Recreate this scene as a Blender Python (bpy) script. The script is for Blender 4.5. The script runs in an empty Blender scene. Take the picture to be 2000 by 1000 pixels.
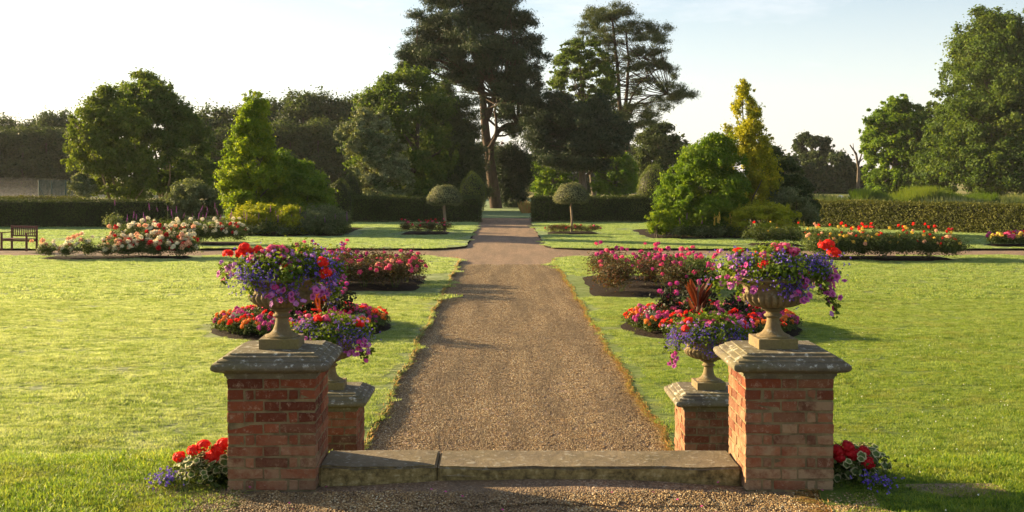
import bpy, bmesh, math, random
import numpy as np
from mathutils import Vector, Matrix, Euler

SC = bpy.context.scene
COL = SC.collection
rng = np.random.default_rng(7)
random.seed(7)
R = math.radians

# ------------------------------------------------------------------ camera, world, sun
F = 2100.0
CAMZ = 2.7
HX, HY = 981.0, 345.0     # where the horizon and the path's vanishing point lie (of 2000 x 1000)
cam_d = bpy.data.cameras.new("camera")
cam = bpy.data.objects.new("camera", cam_d)
COL.objects.link(cam)
cam_d.sensor_width = 36
cam_d.lens = 36 * F / 2000
cam_d.clip_start = 0.1
cam_d.clip_end = 6000
cam.location = (0, 0, CAMZ)
cam.rotation_euler = Euler((math.pi / 2, 0, 0), 'XYZ')
cam_d.shift_x = (1000 - HX) / 2000
cam_d.shift_y = -(500 - HY) / 2000
SC.camera = cam
SUN_EL = R(15)
SUN_DIR = Vector((-0.88, 0.47, 0)).normalized() * math.cos(SUN_EL) + Vector((0, 0, math.sin(SUN_EL)))
w = bpy.data.worlds.new("World")
SC.world = w
w.use_nodes = True
nt = w.node_tree
nt.nodes.clear()
sky = nt.nodes.new('ShaderNodeTexSky')
sky.sky_type = 'NISHITA'
sky.sun_disc = False
sky.sun_elevation = SUN_EL
sky.sun_rotation = math.atan2(SUN_DIR.x, SUN_DIR.y)
sky.air_density = 1.0
sky.dust_density = 1.0
sky.ozone_density = 1.0
tc = nt.nodes.new('ShaderNodeTexCoord')
mp = nt.nodes.new('ShaderNodeMapping')
mp.inputs['Scale'].default_value = (2.2, 2.4, 9.0)
mp.inputs['Rotation'].default_value = (0.1, 0.25, 0.3)
nz = nt.nodes.new('ShaderNodeTexNoise')
nz.inputs['Scale'].default_value = 2.2
nz.inputs['Detail'].default_value = 8
nz.inputs['Roughness'].default_value = 0.6
rp = nt.nodes.new('ShaderNodeValToRGB')
rp.color_ramp.elements[0].position = 0.50
rp.color_ramp.elements[0].color = (0.15, 0.15, 0.15, 1)
rp.color_ramp.elements[1].position = 0.68
rp.color_ramp.elements[1].color = (0.5, 0.5, 0.5, 1)
mx = nt.nodes.new('ShaderNodeMix')
mx.data_type = 'RGBA'
mx.inputs[7].default_value = (6.3, 6.1, 6.2, 1)
bg = nt.nodes.new('ShaderNodeBackground')
bg.inputs['Strength'].default_value = 0.05
wo = nt.nodes.new('ShaderNodeOutputWorld')
nt.links.new(tc.outputs['Generated'], mp.inputs[0])
nt.links.new(mp.outputs[0], nz.inputs[0])
nt.links.new(nz.outputs[0], rp.inputs[0])
sz = nt.nodes.new('ShaderNodeSeparateXYZ'); nt.links.new(tc.outputs['Generated'], sz.inputs[0])
hz = nt.nodes.new('ShaderNodeMapRange'); nt.links.new(sz.outputs[2], hz.inputs[0])
for k_, v_ in ((1, 0.0), (2, 0.22), (3, 0.62), (4, 0.0)): hz.inputs[k_].default_value = v_
mxx = nt.nodes.new('ShaderNodeMath'); mxx.operation = 'MAXIMUM'
nt.links.new(rp.outputs[0], mxx.inputs[0]); nt.links.new(hz.outputs[0], mxx.inputs[1])
nt.links.new(mxx.outputs[0], mx.inputs[0])
nt.links.new(sky.outputs[0], mx.inputs[6])
nt.links.new(mx.outputs[2], bg.inputs[0])
nt.links.new(bg.outputs[0], wo.inputs[0])
sd = bpy.data.lights.new("sun", 'SUN')
sd.energy = 5.0
sd.angle = R(0.5)
sd.color = (1.0, 0.755, 0.42)
so = bpy.data.objects.new("sun", sd)
COL.objects.link(so)
so.rotation_euler = (-SUN_DIR).to_track_quat('-Z', 'Y').to_euler()
SC.view_settings.view_transform = 'Standard'
SC.view_settings.look = 'None'
SC.view_settings.exposure = 2.06
SC.view_settings.gamma = 1
SC.cycles.use_denoising = True
SC.cycles.max_bounces = 6
SC.cycles.diffuse_bounces = 3
SC.cycles.glossy_bounces = 2
SC.cycles.transmission_bounces = 4
SC.cycles.volume_bounces = 0
SC.cycles.transparent_max_bounces = 4
SC.cycles.sample_clamp_indirect = 6

def ray(px, py):
    return Vector(((px - HX) / F, 1, (HY - py) / F))
def PG(px, py, z=0.0):
    r = ray(px, py); t = (z - CAMZ) / r.z
    return Vector((r.x * t, r.y * t, z))
def PY(px, py, Y):
    r = ray(px, py); t = Y / r.y
    return Vector((r.x * t, Y, CAMZ + r.z * t))
def XOF(px, Y):
    return PY(px, 345, Y).x

# ------------------------------------------------------------------ materials
def mat_new(name):
    m = bpy.data.materials.new(name); m.use_nodes = True
    t = m.node_tree; t.nodes.clear()
    out = t.nodes.new('ShaderNodeOutputMaterial')
    return m, t, out
def N(t, typ, **kw):
    n = t.nodes.new(typ)
    for k, v in kw.items():
        if k.startswith('_'):
            setattr(n, k[1:], v)
        else:
            n.inputs[k.replace('__', ' ')].default_value = v
    return n
def ramp(t, src, stops):
    r = t.nodes.new('ShaderNodeValToRGB')
    e = r.color_ramp.elements
    while len(e) > 1: e.remove(e[-1])
    e[0].position = stops[0][0]; c = stops[0][1]; e[0].color = (*c, 1) if len(c) == 3 else c
    for p, c in stops[1:]:
        x = e.new(p); x.color = (*c, 1)
    t.links.new(src, r.inputs[0])
    return r.outputs[0]
def mixc(t, fac, a, b, mode='MIX'):
    m = t.nodes.new('ShaderNodeMix'); m.data_type = 'RGBA'; m.blend_type = mode
    for i, v in ((0, fac), (6, a), (7, b)):
        if isinstance(v, bpy.types.NodeSocket): t.links.new(v, m.inputs[i])
        elif i == 0: m.inputs[0].default_value = v
        else: m.inputs[i].default_value = (*v, 1)
    return m.outputs[2]
def noise(t, vec, scale, detail=4, rough=0.55):
    n = N(t, 'ShaderNodeTexNoise', Scale=scale, Detail=detail, Roughness=rough)
    if vec is not None: t.links.new(vec, n.inputs[0])
    return n.outputs[0]
def posn(t, scale=None):
    g = t.nodes.new('ShaderNodeNewGeometry')
    if scale is None: return g.outputs['Position']
    m = t.nodes.new('ShaderNodeMapping'); m.inputs['Scale'].default_value = scale
    t.links.new(g.outputs['Position'], m.inputs[0])
    return m.outputs[0]
def bsdf(t, out, col, rough=0.8, spec=0.3, bump=None, trans=0, tcol=None, bdist=0.01, bstr=0.6):
    p = t.nodes.new('ShaderNodeBsdfPrincipled')
    if isinstance(col, bpy.types.NodeSocket): t.links.new(col, p.inputs['Base Color'])
    else: p.inputs['Base Color'].default_value = (*col, 1)
    p.inputs['Roughness'].default_value = rough
    p.inputs['Specular IOR Level'].default_value = spec
    if bump is not None:
        b = t.nodes.new('ShaderNodeBump'); b.inputs['Distance'].default_value = bdist; b.inputs['Strength'].default_value = bstr
        t.links.new(bump, b.inputs['Height']); t.links.new(b.outputs[0], p.inputs['Normal'])
    if trans > 0:
        tr = t.nodes.new('ShaderNodeBsdfTranslucent')
        if tcol is None: tcol = col
        if isinstance(tcol, bpy.types.NodeSocket): t.links.new(tcol, tr.inputs[0])
        else: tr.inputs[0].default_value = (*tcol, 1)
        ms = t.nodes.new('ShaderNodeMixShader'); ms.inputs[0].default_value = trans
        t.links.new(p.outputs[0], ms.inputs[1]); t.links.new(tr.outputs[0], ms.inputs[2])
        t.links.new(ms.outputs[0], out.inputs[0])
    else:
        t.links.new(p.outputs[0], out.inputs[0])
    return p
def attr(t, name):
    a = t.nodes.new('ShaderNodeAttribute'); a.attribute_name = name
    return a.outputs['Fac']
def leaf_mat(name, cols, trans=0.35, tmul=(1.35, 1.25, 0.5), rough=0.6, spec=0.12):
    """cols: dark, mid, light base colours over per-leaf random; clump attribute shifts"""
    m, t, out = mat_new(name)
    a = attr(t, 'rnd'); c = attr(t, 'clump')
    ad = t.nodes.new('ShaderNodeMath'); ad.operation = 'MULTIPLY_ADD'
    t.links.new(c, ad.inputs[0]); ad.inputs[1].default_value = 0.55
    m2 = t.nodes.new('ShaderNodeMath'); m2.operation = 'MULTIPLY'; t.links.new(a, m2.inputs[0]); m2.inputs[1].default_value = 0.45
    t.links.new(m2.outputs[0], ad.inputs[2])
    n = len(cols)
    col = ramp(t, ad.outputs[0], [(0.1 + 0.8 * i / (n - 1), c_) for i, c_ in enumerate(cols)])
    tc_ = mixc(t, 1.0, col, tmul, 'MULTIPLY')
    bsdf(t, out, col, rough, spec, trans=trans, tcol=tc_)
    return m
def petal_mat(name, a, b, trans=0.3):
    m, t, out = mat_new(name)
    col = mixc(t, attr(t, 'rnd'), a, b)
    bsdf(t, out, col, 0.6, 0.2, trans=trans)
    return m
def bark_mat(name, a, b, sc=6):
    m, t, out = mat_new(name)
    v = posn(t, (1, 1, 0.25))
    n = noise(t, v, sc, 8, 0.7)
    bsdf(t, out, ramp(t, n, [(0.35, a), (0.65, b)]), 0.9, 0.15, n, bdist=0.06, bstr=0.8)
    return m

M = {}
# golden, green and dark foliage colours (base colours; hedge_lit has sunlight in it)
M['leaf_mid'] = leaf_mat('leaf_mid_green', [(0.04, 0.075, 0.014), (0.07, 0.12, 0.02), (0.12, 0.16, 0.03)], trans=0.45)
M['leaf_dark'] = leaf_mat('leaf_dark_green', [(0.024, 0.044, 0.014), (0.04, 0.066, 0.02), (0.07, 0.095, 0.03)], trans=0.3)
M['leaf_wood'] = leaf_mat('leaf_woodland', [(0.03, 0.052, 0.018), (0.052, 0.08, 0.026), (0.085, 0.11, 0.036)], trans=0.35)
M['leaf_gold'] = leaf_mat('leaf_golden_green', [(0.075, 0.14, 0.010), (0.14, 0.22, 0.014), (0.28, 0.32, 0.02)], trans=0.5)
M['leaf_bright'] = leaf_mat('leaf_bright_green', [(0.055, 0.115, 0.010), (0.10, 0.18, 0.016), (0.17, 0.24, 0.022)], trans=0.48)
M['leaf_yellow'] = leaf_mat('leaf_yellow', [(0.13, 0.17, 0.014), (0.28, 0.29, 0.02), (0.50, 0.45, 0.03)], trans=0.5, tmul=(1.1, 1.05, 0.5))
M['leaf_lime'] = leaf_mat('leaf_lime', [(0.16, 0.21, 0.014), (0.28, 0.31, 0.02), (0.42, 0.40, 0.035)], trans=0.42)
M['leaf_grey'] = leaf_mat('leaf_grey_green', [(0.06, 0.09, 0.04), (0.115, 0.145, 0.065), (0.19, 0.22, 0.11)], trans=0.35)
M['leaf_pale'] = leaf_mat('leaf_pale_variegated', [(0.05, 0.08, 0.03), (0.11, 0.14, 0.06), (0.28, 0.30, 0.17)], trans=0.25)
M['leaf_willow'] = leaf_mat('leaf_willow', [(0.06, 0.095, 0.014), (0.10, 0.15, 0.022), (0.17, 0.20, 0.04)], trans=0.48)
M['leaf_copper'] = leaf_mat('leaf_copper', [(0.05, 0.012, 0.012), (0.09, 0.02, 0.018), (0.14, 0.03, 0.025)], trans=0.3, tmul=(1.2, 0.8, 0.7))
M['needle'] = leaf_mat('pine_needles', [(0.018, 0.034, 0.018), (0.034, 0.056, 0.026), (0.06, 0.082, 0.034)], trans=0.2, tmul=(1.1, 1.1, 0.6))
M['needle_light'] = leaf_mat('pine_needles_light', [(0.035, 0.055, 0.02), (0.06, 0.082, 0.03), (0.095, 0.115, 0.04)], trans=0.3, tmul=(1.2, 1.15, 0.5))
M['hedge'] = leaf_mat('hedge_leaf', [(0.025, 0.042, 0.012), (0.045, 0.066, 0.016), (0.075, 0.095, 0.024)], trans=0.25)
M['hedge_lit'] = leaf_mat('hedge_leaf_sunlit', [(0.05, 0.06, 0.014), (0.09, 0.10, 0.02), (0.14, 0.14, 0.032)], trans=0.25)  # lighter, warmer copy of the hedge leaf, sunlight put into the colour
M['topiary'] = leaf_mat('clipped_holly_leaf', [(0.055, 0.085, 0.016), (0.10, 0.135, 0.026), (0.165, 0.19, 0.04)], trans=0.3)
M['topiary_pale'] = leaf_mat('variegated_holly_leaf', [(0.06, 0.075, 0.03), (0.14, 0.155, 0.07), (0.27, 0.28, 0.15)], trans=0.2)
M['rose_leaf'] = leaf_mat('rose_leaf', [(0.03, 0.045, 0.012), (0.055, 0.08, 0.02), (0.10, 0.13, 0.035)], trans=0.3)
M['rose_leaf_red'] = leaf_mat('rose_leaf_red', [(0.035, 0.03, 0.012), (0.06, 0.06, 0.02), (0.13, 0.055, 0.03)], trans=0.3, tmul=(1.3, 1.0, 0.5))
M['urn_leaf'] = leaf_mat('urn_leaf', [(0.045, 0.08, 0.012), (0.09, 0.14, 0.02), (0.17, 0.22, 0.035)], trans=0.4)
M['dusk_leaf'] = leaf_mat('silver_leaf', [(0.18, 0.2, 0.17), (0.27, 0.3, 0.25), (0.4, 0.42, 0.37)], trans=0.15, tmul=(1, 1, .9))
M['bronze_leaf'] = leaf_mat('bronze_canna_leaf', [(0.06, 0.02, 0.012), (0.14, 0.04, 0.02), (0.26, 0.08, 0.03)], trans=0.45, tmul=(1.5, .9, .4))
M['dahlia_leaf'] = leaf_mat('dark_dahlia_leaf', [(0.012, 0.015, 0.01), (0.02, 0.025, 0.012), (0.035, 0.04, 0.02)], trans=0.15)
M['core'] = leaf_mat('light_block_core', [(0.02, 0.022, 0.01), (0.03, 0.03, 0.014)], trans=0)  # dark cores added inside hedges and topiary to block light
M['pink'] = petal_mat('pink_petal', (0.72, 0.05, 0.18), (0.82, 0.18, 0.32))
M['magenta'] = petal_mat('magenta_petal', (0.50, 0.03, 0.20), (0.62, 0.10, 0.34))
M['petunia'] = petal_mat('petunia_petal', (0.58, 0.14, 0.40), (0.32, 0.04, 0.22))
M['scarlet'] = petal_mat('scarlet_petal', (0.78, 0.016, 0.01), (0.85, 0.04, 0.02), 0.35)
M['red'] = petal_mat('red_petal', (0.45, 0.006, 0.012), (0.62, 0.02, 0.03))
M['orange'] = petal_mat('orange_petal', (0.75, 0.12, 0.02), (0.8, 0.30, 0.04))
M['yellow'] = petal_mat('yellow_petal', (0.75, 0.5, 0.06), (0.8, 0.62, 0.12))
M['cream'] = petal_mat('cream_petal', (0.75, 0.68, 0.46), (0.85, 0.80, 0.68))
M['peach'] = petal_mat('peach_petal', (0.75, 0.38, 0.22), (0.85, 0.58, 0.42))
M['lobelia'] = petal_mat('lobelia_petal', (0.10, 0.05, 0.42), (0.24, 0.14, 0.62))
M['purple'] = petal_mat('purple_petal', (0.22, 0.04, 0.22), (0.35, 0.10, 0.34))
M['verbena'] = petal_mat('verbena_petal', (0.45, 0.14, 0.42), (0.6, 0.3, 0.58))
M['white'] = petal_mat('white_petal', (0.8, 0.8, 0.76), (0.85, 0.85, 0.8), 0.1)
M['stem'] = bark_mat('green_stem', (0.05, 0.08, 0.02), (0.09, 0.12, 0.03), 20)
M['bark'] = bark_mat('grey_bark', (0.05, 0.04, 0.03), (0.13, 0.105, 0.08))
M['bark_pine'] = bark_mat('pine_bark', (0.035, 0.025, 0.02), (0.105, 0.07, 0.048), 3)
M['bark_pale'] = bark_mat('pale_bark', (0.16, 0.12, 0.08), (0.32, 0.24, 0.16), 3)

# variegated geranium leaf: cream rim from 'rnd'
m, t, out = mat_new('variegated_geranium_leaf')
col = ramp(t, attr(t, 'rnd'), [(0.0, (0.06, 0.11, 0.02)), (0.42, (0.09, 0.14, 0.03)), (0.5, (0.16, 0.05, 0.02)), (0.62, (0.42, 0.40, 0.2)), (1, (0.5, 0.48, 0.26))])
bsdf(t, out, col, 0.6, 0.3, trans=0.3)
M['geranium_leaf'] = m

# stone
def stone_mat(name, a, b, lichen=0.5, moss=(0.16, 0.13, 0.035), riser=False):
    m, t, out = mat_new(name)
    o = t.nodes.new('ShaderNodeTexCoord').outputs['Object']
    n1 = noise(t, o, 5, 8, 0.65); n2 = noise(t, o, 17, 8, 0.7); n3 = noise(t, o, 60, 4, 0.7)
    col = ramp(t, n1, [(0.3, a), (0.7, b)])
    col = mixc(t, ramp(t, noise(t, o, 2.4, 5, 0.6), [(0.45, (0, 0, 0)), (0.68, (0.8, 0.8, 0.8))]), col, moss)
    col = mixc(t, ramp(t, n3, [(0.4, (0, 0, 0)), (0.75, (0.5, 0.5, 0.5))]), col, (0.07, 0.055, 0.035))
    g = t.nodes.new('ShaderNodeNewGeometry')
    sx = t.nodes.new('ShaderNodeSeparateXYZ'); t.links.new(g.outputs['Normal'], sx.inputs[0])
    up = ramp(t, sx.outputs[2], [(0.0, (0.25, 0.25, 0.25)), (0.5, (1, 1, 1))])
    if riser:
        side = ramp(t, sx.outputs[2], [(0.35, (1, 1, 1)), (0.6, (0, 0, 0))])
        col = mixc(t, side, col, ramp(t, n2, [(0.35, (0.06, 0.045, 0.02)), (0.6, (0.26, 0.195, 0.075))]))
    lm = mixc(t, 1.0, ramp(t, n2, [(0.55, (0, 0, 0)), (0.62, (lichen, lichen, lichen))]), up, 'MULTIPLY')
    col = mixc(t, lm, col, (0.46, 0.45, 0.38))
    bsdf(t, out, col, 0.9, 0.2, n2, bdist=0.012, bstr=0.8)
    return m
M['stone'] = stone_mat('weathered_cap_stone', (0.085, 0.073, 0.052), (0.18, 0.155, 0.11), 0.85, (0.13, 0.115, 0.05))
M['urn_stone'] = stone_mat('weathered_urn_stone', (0.13, 0.097, 0.052), (0.25, 0.185, 0.095), 0.3, (0.17, 0.145, 0.04))
M['step_stone'] = stone_mat('step_stone', (0.11, 0.085, 0.055), (0.21, 0.165, 0.10), 0.3, (0.10, 0.08, 0.04), True)
# brick: per-brick random attribute
m, t, out = mat_new('old_brick')
o = t.nodes.new('ShaderNodeTexCoord').outputs['Object']
n1 = noise(t, o, 9, 8, 0.7); n2 = noise(t, o, 45, 8, 0.75)
rb = attr(t, 'rnd')
col = ramp(t, rb, [(0.0, (0.075, 0.021, 0.012)), (0.35, (0.14, 0.036, 0.016)), (0.7, (0.205, 0.052, 0.022)), (1.0, (0.26, 0.088, 0.04))])
col = mixc(t, ramp(t, n2, [(0.45, (0, 0, 0)), (0.75, (0.7, 0.7, 0.7))]), col, (0.14, 0.06, 0.04))
col = mixc(t, ramp(t, noise(t, o, 26, 6, 0.8), [(0.54, (0, 0, 0)), (0.68, (0.75, 0.75, 0.75))]), col, (0.36, 0.25, 0.17))
wear = mixc(t, 1.0, ramp(t, n1, [(0.36, (0.15, 0.15, 0.15)), (0.56, (1, 1, 1))]), attr(t, 'worn'), 'MULTIPLY')
col = mixc(t, wear, col, (0.30, 0.20, 0.115))
bsdf(t, out, col, 0.92, 0.15, n2, bdist=0.012, bstr=0.9)
M['brick'] = m
m, t, out = mat_new('lime_mortar')
o = t.nodes.new('ShaderNodeTexCoord').outputs['Object']
n2 = noise(t, o, 60, 8, 0.7)
bsdf(t, out, ramp(t, noise(t, o, 12, 6), [(0.35, (0.11, 0.085, 0.045)), (0.65, (0.22, 0.17, 0.09))]), 0.95, 0.1, n2, bdist=0.01)
M['mortar'] = m
# grass: dew + stripes with lawn relief's light and shade painted in, world position
def grass_mat(name, base=False):
    m, t, out = mat_new(name)
    p = posn(t)
    big = noise(t, posn(t, (0.25, 0.5, 1)), 1.0, 4, 0.6)
    patch = noise(t, p, 1.6, 5, 0.65)
    streak = noise(t, posn(t, (0.9, 3.2, 1)), 1.4, 4, 0.6)
    streak2 = noise(t, posn(t, (1.0, 2.6, 1)), 4.5, 5, 0.7)
    fine = noise(t, p, 90, 3, 0.7) if base else attr(t, 'rnd')
    green = ramp(t, fine, [(0.15, (0.085, 0.165, 0.008)), (0.55, (0.145, 0.245, 0.015)), (0.85, (0.29, 0.33, 0.025))])
    dry = mixc(t, ramp(t, patch, [(0.50, (0, 0, 0)), (0.74, (0.5, 0.5, 0.5))]), green, (0.27, 0.21, 0.045))
    # dew lies thicker far off; left of path it also paints in backlight
    sx = t.nodes.new('ShaderNodeSeparateXYZ'); t.links.new(p, sx.inputs[0])
    mr = N(t, 'ShaderNodeMapRange'); t.links.new(sx.outputs[0], mr.inputs[0])
    for k, v in ((1, 4.0), (2, -7.0), (3, 0.20), (4, 1.0)): mr.inputs[k].default_value = v
    mr2 = N(t, 'ShaderNodeMapRange'); t.links.new(sx.outputs[1], mr2.inputs[0])
    for k, v in ((1, 14.0), (2, 44.0), (3, 0.0), (4, 0.55)): mr2.inputs[k].default_value = v
    ad = t.nodes.new('ShaderNodeMath'); ad.operation = 'ADD'; ad.use_clamp = True
    t.links.new(mr.outputs[0], ad.inputs[0]); t.links.new(mr2.outputs[0], ad.inputs[1])
    mrn = N(t, 'ShaderNodeMapRange'); t.links.new(sx.outputs[1], mrn.inputs[0])
    for k, v in ((1, 7.5), (2, 9.5), (3, 0.25), (4, 1.0)): mrn.inputs[k].default_value = v
    adm = t.nodes.new('ShaderNodeMath'); adm.operation = 'MULTIPLY'
    t.links.new(ad.outputs[0], adm.inputs[0]); t.links.new(mrn.outputs[0], adm.inputs[1])
    st = ramp(t, streak, [(0.33, (0.25, 0.25, 0.25)), (0.62, (1, 1, 1))])  # pale streaks also paint grazing light on the lawn's undulations
    st = mixc(t, 1.0, st, ramp(t, streak2, [(0.36, (0.3, 0.3, 0.3)), (0.58, (1.0, 1.0, 1.0))]), 'MULTIPLY')
    dew_light = mixc(t, 1.0, st, adm.outputs[0], 'MULTIPLY')
    far = N(t, 'ShaderNodeMapRange'); t.links.new(sx.outputs[1], far.inputs[0])
    for k, v in ((1, 22.0), (2, 46.0), (3, 0.0), (4, 1.0)): far.inputs[k].default_value = v
    dcol = mixc(t, far.outputs[0], (0.52, 0.56, 0.33), (0.40, 0.49, 0.34))
    dark = ramp(t, streak2, [(0.36, (0.40, 0.50, 0.36)), (0.52, (1, 1, 1))])  # shade among tufts and hollows painted as darker colour
    col = mixc(t, 1.0, mixc(t, dew_light, dry, dcol), dark, 'MULTIPLY')
    if base:
        bn = noise(t, p, 60, 6, 0.8)
        bsdf(t, out, mixc(t, 0.35, col, (0.05, 0.06, 0.01)), 0.85, 0.15, bn, bdist=0.05, bstr=1.0)
    else:
        bsdf(t, out, col, 0.55, 0.3, trans=0.42, tcol=mixc(t, 1.0, col, (1.35, 1.35, 0.7), 'MULTIPLY'))
    return m
M['grass_base'] = grass_mat('lawn_turf', True)
M['grass'] = grass_mat('lawn_blades')
m, t, out = mat_new('dry_edge_grass')
bsdf(t, out, ramp(t, attr(t, 'rnd'), [(0, (0.32, 0.15, 0.04)), (0.5, (0.42, 0.24, 0.07)), (1, (0.22, 0.24, 0.05))]), 0.7, 0.2, trans=0.35)
M['dry_grass'] = m
# gravel
def gravel_mat(name, sc=85):
    m, t, out = mat_new(name)
    p = posn(t)
    v = N(t, 'ShaderNodeTexVoronoi', Scale=sc); t.links.new(p, v.inputs[0])
    wn = t.nodes.new('ShaderNodeSeparateColor'); t.links.new(v.outputs['Color'], wn.inputs[0])
    col = ramp(t, wn.outputs[0], [(0.0, (0.07, 0.043, 0.026)), (0.3, (0.14, 0.085, 0.05)), (0.6, (0.22, 0.135, 0.075)), (0.85, (0.30, 0.20, 0.12)), (1, (0.42, 0.33, 0.23))])
    big = noise(t, p, 0.9, 5, 0.65)
    col = mixc(t, ramp(t, big, [(0.42, (0, 0, 0)), (0.7, (0.45, 0.45, 0.45))]), col, (0.13, 0.09, 0.06))
    col = mixc(t, ramp(t, noise(t, p, 0.7, 6, 0.7), [(0.6, (0, 0, 0)), (0.72, (0.5, 0.5, 0.5))]), col, (0.30, 0.17, 0.06))
    iv = t.nodes.new('ShaderNodeMath'); iv.operation = 'SUBTRACT'; iv.inputs[0].default_value = 1
    t.links.new(v.outputs['Distance'], iv.inputs[1])
    col = mixc(t, ramp(t, noise(t, posn(t, (1.6, .16, 1)), 1.5, 5, 0.65), [(0.42, (0, 0, 0)), (0.62, (0.55, 0.55, 0.55))]), col, (0.10, 0.07, 0.04))
    bsdf(t, out, col, 0.75, 0.3, iv.outputs[0], bdist=0.008, bstr=1.0)
    return m
M['gravel'] = gravel_mat('gravel_bed')
m, t, out = mat_new('pebbles')
col = ramp(t, attr(t, 'rnd'), [(0.0, (0.055, 0.035, 0.018)), (0.25, (0.17, 0.10, 0.042)), (0.5, (0.32, 0.19, 0.070)), (0.75, (0.40, 0.28, 0.125)), (0.93, (0.52, 0.42, 0.24)), (1, (0.70, 0.62, 0.46))])
col = mixc(t, ramp(t, noise(t, posn(t), 0.9, 5, 0.65), [(0.40, (0, 0, 0)), (0.7, (0.4, 0.4, 0.4))]), col, (0.17, 0.11, 0.055))
col = mixc(t, ramp(t, noise(t, posn(t, (1.6, .16, 1)), 1.5, 5, 0.65), [(0.42, (0, 0, 0)), (0.62, (0.6, 0.6, 0.6))]), col, (0.13, 0.085, 0.042))
col = mixc(t, ramp(t, noise(t, posn(t), 2.3, 5, 0.7), [(0.60, (0, 0, 0)), (0.72, (0.5, 0.5, 0.5))]), col, (0.36, 0.2, 0.06))
bsdf(t, out, col, 0.65, 0.35)
M['pebble'] = m
m, t, out = mat_new('bed_soil')
n = noise(t, posn(t), 14, 8, 0.75)
bsdf(t, out, ramp(t, n, [(0.35, (0.010, 0.007, 0.005)), (0.65, (0.032, 0.021, 0.014))]), 0.95, 0.1, n, bdist=0.08, bstr=1)
M['soil'] = m
m, t, out = mat_new('field')
n = noise(t, posn(t), 0.05, 6, 0.6); n2 = noise(t, posn(t), 3, 6, 0.7)
bsdf(t, out, mixc(t, ramp(t, n2, [(0.3, (0, 0, 0)), (0.7, (0.6, 0.6, 0.6))]), ramp(t, n, [(0.42, (0.09, 0.13, 0.025)), (0.58, (0.24, 0.2, 0.08))]), (0.16, 0.15, 0.05)), 0.95, 0.1, n2, bdist=0.2)
M['field'] = m
m, t, out = mat_new('bench_timber')
n = noise(t, t.nodes.new('ShaderNodeTexCoord').outputs['Object'], 12, 6)
bsdf(t, out, ramp(t, n, [(0.3, (0.07, 0.022, 0.016)), (0.7, (0.12, 0.04, 0.028))]), 0.6, 0.3, n)
M['timber'] = m
m, t, out = mat_new('green_painted_steel')
bsdf(t, out, (0.02, 0.06, 0.05), 0.5, 0.4)
M['steel'] = m
m, t, out = mat_new('white_sheeting')
n = noise(t, posn(t), 2, 5)
bsdf(t, out, ramp(t, n, [(0.3, (0.5, 0.5, 0.5)), (0.7, (0.75, 0.75, 0.74))]), 0.5, 0.4, n, bdist=0.1)
M['sheet'] = m

# ------------------------------------------------------------------ mesh helpers
def mk(name, V, Fc, mat, parent=None, attrs=None, smooth=False, mats=None, midx=None):
    """V (n,3); Fc either (m,k) array or list of such arrays"""
    V = np.asarray(V, dtype=np.float32).reshape(-1, 3)
    Fl = Fc if (isinstance(Fc, list) and np.ndim(Fc[0]) == 2) else [Fc]
    Fl = [np.asarray(f, dtype=np.int32) for f in Fl if len(f)]
    me = bpy.data.meshes.new(name)
    me.vertices.add(len(V)); me.vertices.foreach_set('co', V.ravel())
    idx = np.concatenate([f.ravel() for f in Fl]); tot = np.concatenate([np.full(len(f), f.shape[1], np.int32) for f in Fl])
    me.loops.add(len(idx)); me.loops.foreach_set('vertex_index', idx)
    st = np.zeros(len(tot), np.int32); st[1:] = np.cumsum(tot)[:-1]
    me.polygons.add(len(tot)); me.polygons.foreach_set('loop_start', st); me.polygons.foreach_set('loop_total', tot)
    me.polygons.foreach_set('use_smooth', np.full(len(tot), bool(smooth)))
    for mm in (mats or [mat]): me.materials.append(mm)
    if midx is not None: me.polygons.foreach_set('material_index', np.asarray(midx, np.int32))
    me.update(calc_edges=True)
    for k, a in (attrs or {}).items():
        a = np.asarray(a, np.float32)
        dom = 'FACE' if len(a) == len(tot) else 'POINT'
        at = me.attributes.new(k, 'FLOAT', dom); at.data.foreach_set('value', a)
    o = bpy.data.objects.new(name, me); COL.objects.link(o)
    if parent is not None: o.parent = parent
    return o
def use(name, me, parent=None, loc=(0, 0, 0), rot=(0, 0, 0), sc=1.0):
    o = bpy.data.objects.new(name, me); COL.objects.link(o)
    o.location = loc; o.rotation_euler = rot
    o.scale = (sc, sc, sc) if not hasattr(sc, '__len__') else sc
    if parent is not None: o.parent = parent
    return o
def thing(name, label, cat, loc=(0, 0, 0), rz=0, group=None):
    o = bpy.data.objects.new(name, None); COL.objects.link(o)
    o.location = loc; o.rotation_euler = (0, 0, rz); o.empty_display_size = 0.2
    o['label'] = label; o['category'] = cat
    if group: o['group'] = group
    return o
def tag(o, label, cat, group=None, kind=None):
    o['label'] = label; o['category'] = cat
    if group: o['group'] = group
    if kind: o['kind'] = kind
    return o
def proto(o):
    """take the mesh of a freshly made object and drop the object"""
    me = o.data; bpy.data.objects.remove(o); return me
def unit(a): return a / np.maximum(np.linalg.norm(a, axis=-1, keepdims=True), 1e-9)
def leaves(C, Nn, L, W, fold=0.0, tdir=None):
    """rhombic leaves: centres C, normals Nn; returns verts, faces"""
    n = len(C); Nn = unit(Nn)
    t = rng.normal(size=(n, 3)) if tdir is None else tdir
    t = unit(t - Nn * (t * Nn).sum(1, keepdims=True)); b = np.cross(Nn, t)
    L = np.broadcast_to(np.asarray(L, float), (n,))[:, None]; W = np.broadcast_to(np.asarray(W, float), (n,))[:, None]
    V = np.stack([C - t * L / 2, C + b * W / 2 - t * L * .08 + Nn * fold * W, C + t * L / 2, C - b * W / 2 - t * L * .08 + Nn * fold * W], 1).reshape(-1, 3)
    return V, np.arange(4 * n).reshape(-1, 4)
def sph(n):
    return unit(rng.normal(size=(n, 3)))
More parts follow.
